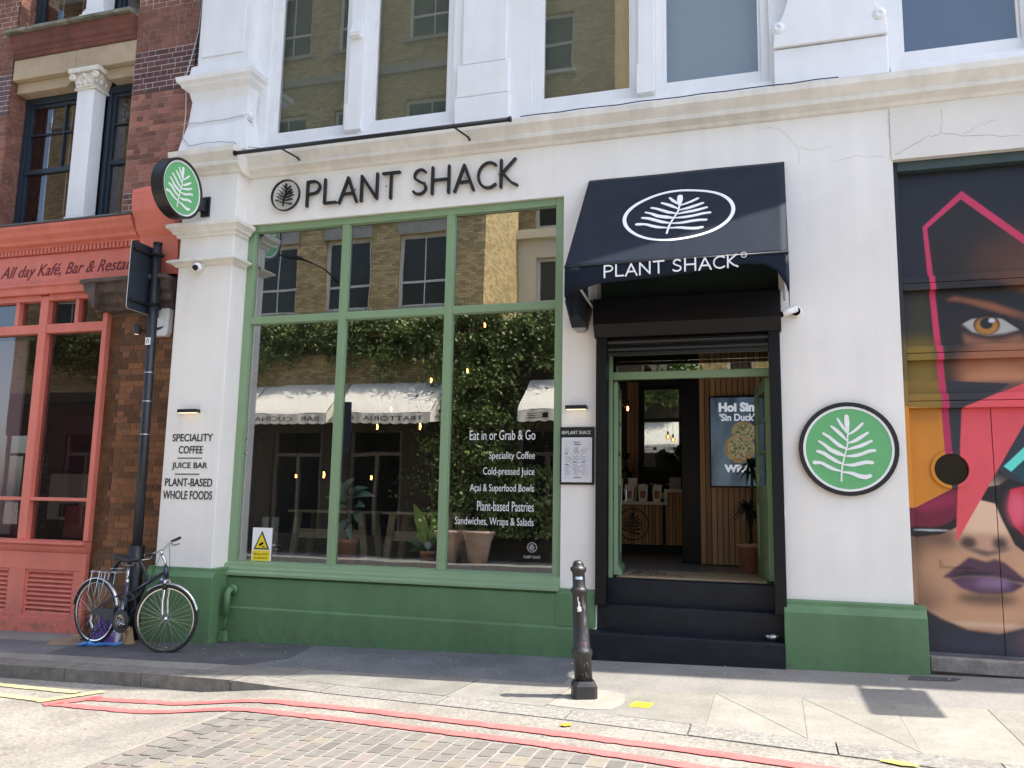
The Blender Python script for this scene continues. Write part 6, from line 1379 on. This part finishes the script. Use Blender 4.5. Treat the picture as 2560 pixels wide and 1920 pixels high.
# ------------------------------------------------------------------ other side of the street (behind the camera, seen in the glass)
YO=-4.9
yb=mat('yellow_stock_brick',(.42,.29,.11),.9,.8,25,var=.3,vscale=9)
def brickmat():
    m=bpy.data.materials.new('stock_brickwork'); m.use_nodes=True; n=m.node_tree.nodes; L=m.node_tree.links; b=n['Principled BSDF']; b.inputs['Roughness'].default_value=.9
    g=n.new('ShaderNodeNewGeometry'); s_=n.new('ShaderNodeSeparateXYZ'); L.new(g.outputs['Position'],s_.inputs[0]); ad=n.new('ShaderNodeMath'); L.new(s_.outputs[0],ad.inputs[0]); L.new(s_.outputs[1],ad.inputs[1]); cb=n.new('ShaderNodeCombineXYZ'); L.new(ad.outputs[0],cb.inputs[0]); L.new(s_.outputs[2],cb.inputs[1])
    br=n.new('ShaderNodeTexBrick'); br.inputs['Scale'].default_value=1; br.inputs['Brick Width'].default_value=.225; br.inputs['Row Height'].default_value=.075; br.inputs['Mortar Size'].default_value=.008
    br.inputs['Color1'].default_value=(.74,.56,.24,1); br.inputs['Color2'].default_value=(.38,.26,.11,1); br.inputs['Mortar'].default_value=(.27,.23,.16,1); L.new(cb.outputs[0],br.inputs['Vector']); L.new(br.outputs['Color'],b.inputs['Base Color'])
    bm=n.new('ShaderNodeBump'); bm.inputs['Strength'].default_value=.8; bm.inputs['Distance'].default_value=.01; bm.invert=True; L.new(br.outputs['Fac'],bm.inputs['Height']); L.new(bm.outputs[0],b.inputs['Normal']); return m
ybm=brickmat()
YB=thing('stock_brick_building','yellow stock brick building across the street with tall white sash windows','building',loc=(-15,YO,0))
ops=[]; wx=[(-10.65,-8.97),(-13.12,-11.57),(-15.6,-14.1),(-18.3,-16.7),(-21,-19.4),(-23.6,-22)]
for a,b in wx: ops += [(a,b,7.3,9.55),(a,b,11.6,13.9),(a,b,15.9,18.2)]
mb=MB(); wall_open(mb,-25,-7.9,5.0,19.5,ops,YO-.35,YO); mb.box(-8.25,-7.9,YO-3.3,YO-.351,5.0,19.5); mb.box(-25,-8.26,YO-3.3,YO-3.0,5.0,19.5); obj('brick_wall',mb,ybm,YB)
mb=MB()
for a,b in wx:
    mb.box(a-.05,b+.05,YO-.02,YO+.05,9.55,9.95); mb.box(a-.12,b+.12,YO-.2,YO+.10,7.18,7.3); mb.box(a-.12,b+.12,YO-.2,YO+.10,15.78,15.9); mb.box(a-.12,b+.12,YO-.2,YO+.10,11.48,11.6)
mb.box(-25,-7.88,YO+.001,YO+.12,14.8,15.05); mb.box(-25,-7.88,YO+.001,YO+.14,10.0,10.35); mb.box(-25,-7.5,YO-3.3,YO+.4,19.5,19.9); obj('stone_dressings',mb,mat('grey_stone_dressing',(.40,.37,.30),.8,.3,12,var=.15),YB)
sf=mat('cream_sash_paint',(.74,.72,.64),.5)
for a,b,z0,z1 in ops:
    f=MB(); y=YO-.22
    f.box(a,a+.10,y,y+.08,z0,z1); f.box(b-.10,b,y,y+.08,z0,z1); f.box(a+.1,b-.1,y,y+.08,z1-.1,z1); f.box(a+.1,b-.1,y,y+.08,z0,z0+.1); f.box(a+.1,b-.1,y+.01,y+.07,(z0+z1)/2-.35,(z0+z1)/2-.28); xc=(a+b)/2; f.box(xc-.015,xc+.015,y+.02,y+.06,z0+.1,(z0+z1)/2-.35); f.box(xc-.015,xc+.015,y+.02,y+.06,(z0+z1)/2-.28,z1-.1)
    o=obj('sash_window',f,sf,YB); obj('pane',bx(a+.1,b-.1,y+.03,y+.034,z0+.1,z1-.1),mat('dim_window_glass',(.05,.055,.045),.22,spec=.35),o)
# stucco neighbour round the corner
SB=thing('stucco_building','cream stucco building across the street with bright sash windows beyond the brick corner','building',loc=(-5,-8.4,0))
ops=[(-7.3,-5.7,7.0,9.6),(-5.1,-3.6,7.0,9.6)]
obj('stucco_wall',wall_open(MB(),-7.89,-3.0,5.0,10.2,ops,-8.6,-8.2),mat('cream_stucco',(.66,.62,.5),.7,.2,10),SB); obj('cornice',MB().box(-7.89,-2.9,-8.6,-8.0,10.2,10.5),mat('cream_stucco',(.66,.62,.5),.7),SB)
for a,b,z0,z1 in ops:
    f=MB(); y=-8.45; f.box(a,a+.1,y,y+.08,z0,z1); f.box(b-.1,b,y,y+.08,z0,z1); f.box(a+.1,b-.1,y,y+.08,z1-.1,z1); f.box(a+.1,b-.1,y,y+.08,z0,z0+.1); f.box(a+.1,b-.1,y,y+.07,8.1,8.17); f.box((a+b)/2-.02,(a+b)/2+.02,y,y+.06,z0+.1,8.1); f.box((a+b)/2-.02,(a+b)/2+.02,y,y+.06,8.17,z1-.1)
    o=obj('sash_window',f,sf,SB); obj('pane',bx(a+.1,b-.1,y+.03,y+.034,z0+.1,z1-.1),mat('dim_window_glass',(.05,.055,.045),.22,spec=.35),o)
TB=thing('tall_brick_block','tall yellow brick block rising behind the stucco house across the street','building',loc=(-12,-12,0))
ops=[(-8.4+3.0*i*-1,-7.0-3.0*i,z,z+2.4) for i in range(5) for z in (10.8,14.6,18.2,21.8)]
obj('brick_wall',wall_open(MB(),-26,-5.4,-.5,26,ops,-12.4,-12).box(-5.7,-5.4,-18,-12.41,-.5,26),ybm,TB)
for a,b,z0,z1 in ops: 
    o=obj('sash_window',MB().box(a,a+.12,-12.25,-12.15,z0,z1).box(b-.12,b,-12.25,-12.15,z0,z1).box(a+.12,b-.12,-12.25,-12.15,(z0+z1)/2-.05,(z0+z1)/2+.05).box(a-.1,b+.1,-12.3,-11.9,z0-.14,z0-.001).box(a+.12,b-.12,-12.25,-12.15,z1-.12,z1),mat('cream_sash_paint',(.74,.72,.64),.5),TB)
    obj('pane',bx(a+.12,b-.12,-12.22,-12.21,z0,z1),mat('dim_window_glass',(.05,.055,.045),.22,spec=.35),o)
obj('string_course',MB().box(-26,-5.35,-11.999,-11.85,13.6,13.85).box(-26,-5.3,-11.999,-11.6,25.7,26.1),mat('cream_stucco',(.66,.62,.5),.7),TB)
FB=thing('far_brick_building','distant yellow brick terrace beyond the tree across the street','building',loc=(2,-18,0))
ops=[(-4+2.2*i,-2.9+2.2*i,z,z+1.7) for i in range(6) for z in (1.0,4.2,7.0)]
obj('brick_wall',wall_open(MB(),-7,11,-.5,9.5,ops,-18.3,-18),ybm,FB)
for a,b,z0,z1 in ops: obj('window',MB().box(a,a+.12,-18.2,-18.1,z0,z1).box(b-.12,b,-18.2,-18.1,z0,z1).box(a+.12,b-.12,-18.2,-18.1,(z0+z1)/2-.05,(z0+z1)/2+.05).box(a+.12,b-.12,-18.2,-18.15,z1-.1,z1),sf,FB)
obj('rear_wall',bx(-7,11,-18.6,-18.31,-.5,9.5),darkroom,FB)
# restaurant ground floor
TR=thing('trattoria_front','dark ground floor restaurant front across the street under the awnings','shopfront',loc=(-14,YO,0))
dkb=mat('dark_ground_brick',(.065,.05,.034),.9,.5,25,var=.3,vscale=8)
ops=[(-25+2.6*i,-25+2.6*i+1.7,.6,3.6) for i in range(8)]
obj('wall',wall_open(MB(),-25,-3.4,-.4,5.9,ops,YO-.35,YO-.02),dkb,TR); obj('roof_slab',bx(-25,-3.4,YO-3.4,YO-.36,5.6,5.9),dkb,TR)
mb=MB()
for a,b,z0,z1 in ops: mb.box(a,a+.1,YO-.2,YO-.1,z0,z1); mb.box(b-.1,b,YO-.2,YO-.1,z0,z1); mb.box(a+.1,b-.1,YO-.2,YO-.1,2.9,3.0); mb.box((a+b)/2-.05,(a+b)/2+.05,YO-.2,YO-.1,z0,2.9)
obj('window_frames',mb,mat('brown_grey_frame',(.16,.13,.10),.6),TR); obj('dark_interior',bx(-25,-3.4,YO-2.0,YO-1.9,-.4,5.6),darkroom,TR)
awc=mat('cream_awning_canvas',(.78,.74,.64),.8,.3,8,var=.05,vscale=3)
for i,(xa,xb,lb,txt) in enumerate(((-17.6,-14.85,'cream awning furthest along the street opposite',None),(-14.75,-12.05,'cream awning opposite lettered BAR CUCINA','BAR \u00b7 CUCINA \u00b7'),(-11.85,-8.85,'cream awning opposite lettered TRATTORIA CA','TRATTORIA \u00b7 CA'),(-6.4,-3.45,'cream awning opposite right of the ivy','EDE'))):
    t=thing('street_awning',lb,'awning','cream awnings across the street',loc=((xa+xb)/2,YO,4)); yf=-3.55
    prof_=[(YO,5.05),(YO+.28,4.98),(YO+.75,4.55),(yf-.08,4.15),(yf,4.02)]
    mb=MB(); n_=len(prof_); NX=8
    vs=[(xa+(xb-xa)*k/NX,y,z+.03*math.sin(k*PI/NX*3)*(j/n_)) for k in range(NX+1) for j,(y,z) in enumerate(prof_)]
    mb.add(vs,[(k*n_+j,k*n_+j+1,(k+1)*n_+j+1,(k+1)*n_+j) for k in range(NX) for j in range(n_-1)],True); obj('canopy',mb,awc,t,fix=False)
    mb=MB(); N=int((xb-xa)/.06); vs=[]
    for k in range(N+1): x=xa+(xb-xa)*k/N; vs += [(x,yf+.005,4.02),(x,yf+.02+.015*math.sin(k*.9),3.74-.035*abs(math.sin(k*PI/5)))]
    mb.add(vs,[(2*k,2*k+1,2*k+3,2*k+2) for k in range(N)],True); obj('valance',mb,awc,t,fix=False)
    for x in (xa,xb): obj('side',MB().add([(x,YO,5.05),(x,YO+.28,4.98),(x,YO+.75,4.55),(x,yf,4.02),(x,yf,3.74),(x,YO,3.9)],[(0,1,2,3,4,5)]),awc,t,fix=False)
    if txt: text('valance_lettering',txt,xa+.25,xb-.2,3.80,3.93,yf+.045,blackm,t,flip=True,depth=.004)
def leaves(name,n,fn,m,parent=None,s0=.05,s1=.11,seed=0,kind=None):
    r_=np.random.RandomState(seed); pts=np.array([fn(r_) for _ in range(n)]); k=len(pts)
    a=r_.uniform(-1,1,(k,3)); a/=np.linalg.norm(a,axis=1)[:,None]; b=np.cross(a,r_.uniform(-1,1,(k,3))); b/=np.linalg.norm(b,axis=1)[:,None]
    s=r_.uniform(s0,s1,(k,1)); V=np.stack([pts-a*s*.5-b*s*.1,pts-b*s*.32,pts+a*s*.6,pts+b*s*.32],1).reshape(-1,3)
    me=bpy.data.meshes.new(name); me.vertices.add(4*k); me.vertices.foreach_set('co',V.reshape(-1)); me.loops.add(4*k); me.loops.foreach_set('vertex_index',np.arange(4*k)); me.polygons.add(k); me.polygons.foreach_set('loop_start',np.arange(k)*4); me.polygons.foreach_set('loop_total',np.full(k,4)); me.update(); me.materials.append(m)
    o=bpy.data.objects.new(name,me); COL.objects.link(o)
    if parent is not None: o.parent=parent; o.location=-Vector(parent.location)
    if kind: o['kind']=kind
    return o
def hedge(r):
    while True:
        x=r.uniform(-24,-3.5); lo=5.75+.35*math.sin(x*1.3)+.2*math.sin(x*3.7); hi=7.0+.12*math.sin(x*2.1)
        z=r.triangular(lo-.35,hi-.15,hi+.1)
        if math.sin(x*4.1+z*3)*math.sin(z*5.3-x*2.2)<-.35 and r.uniform()<.75: continue
        return (x,YO+.02+abs(r.normal(0,.22))+.1,z)
h=thing('hanging_hedge','thick green hedge hanging over the ledge above the awnings opposite','hedge',loc=(-12,YO,6)); leaves('foliage',52000,hedge,ivym,h,.06,.13,1); obj('planter_trough',bx(-24,-3.5,YO-.3,YO+.12,5.95,6.4),dkb,h)
def ivy(r):
    while True:
        z=r.uniform(.7,6.3); x=r.normal(-7.3,1.0) if z<2.6 else r.normal(-8.0,.62)
        if not(math.sin(x*4.1+z*2)*math.sin(z*3.7-x*3.2)<-.25 and r.uniform()<.8): break
    return (x,YO+.05+abs(r.normal(0,.35)),z)
h=thing('wall_ivy','broad column of ivy and jasmine climbing between the awnings opposite','ivy',loc=(-8,YO,0)); leaves('foliage',26000,ivy,ivym,h,.06,.14,2); obj('stem',MB().tube([(-8.2,YO+.1,.3),(-8.1,YO+.1,3),(-8.3,YO+.1,6)],.05,6),mat('bark',(.10,.075,.05),.9),h)
for x,y,lb in ((-8.35,-4.0,'left terracotta tub at the foot of the ivy opposite'),(-7.55,-3.9,'right terracotta tub at the foot of the ivy opposite')):
    tag(obj('terracotta_tub',MB().lathe([(0,0),(.24,0),(.34,.55),(.38,.62),(.40,.72),(.44,.74),(.44,.80),(.36,.80),(.33,.7),(0,.7)],(x,y,.04),24),mat('weathered_terracotta',(.40,.26,.19),.85,.3,14,col2=(.52,.40,.33),vscale=5)),lb,'plant pot','terracotta tubs opposite')
TT=thing('street_tree','leafy tree standing across the street beyond the corner','tree',loc=(-4.2,-9.5,0)); obj('trunk',MB().tube([(-4.2,-9.5,-.4),(-4.1,-9.5,2.5),(-4.3,-9.4,4.5)],[.18,.14,.08],10),mat('bark',(.10,.075,.05),.9),TT)
def crown(r):
    while True:
        p=r.normal(0,1,3); p/=np.linalg.norm(p); q=p*(r.uniform(.3,1)**.5); return (-4.0+1.9*q[0]+.3*math.sin(q[2]*5),-9.4+1.6*q[1],5.3+1.9*q[2]+.25*math.sin(q[0]*6))
leaves('crown',14000,crown,mat('tree_leaf',(.10,.15,.025),.55,var=.4,vscale=2),TT,.10,.2,3)
t=thing('street_lamp','grey street lamp reaching out from the building opposite','street lamp',loc=(-13.5,YO,8)); obj('bracket',MB().tube([(-12.4,YO,8.0),(-12.8,YO+.6,8.5),(-13.3,YO+1.0,8.7)],.03,8),blackm,t); obj('lamp_head',MB().prism([(-13.3,8.66),(-13.3,8.74),(-14.0,8.86),(-14.0,8.80)],YO+.85,YO+1.15),blackm,t)
tag(obj('lamp_post',MB().tube([(-11.62,-3.4,-.3),(-11.62,-3.4,4.7)],.06,8),blackm),'slim black post in front of the awnings opposite','post')
tag(obj('parking_sign',bx(-11.55,-11.15,-3.38,-3.35,2.9,4.3),mat('sign_back_paint',(.018,.026,.038),.4)),'dark rectangular sign fixed beside the slim post opposite','sign')
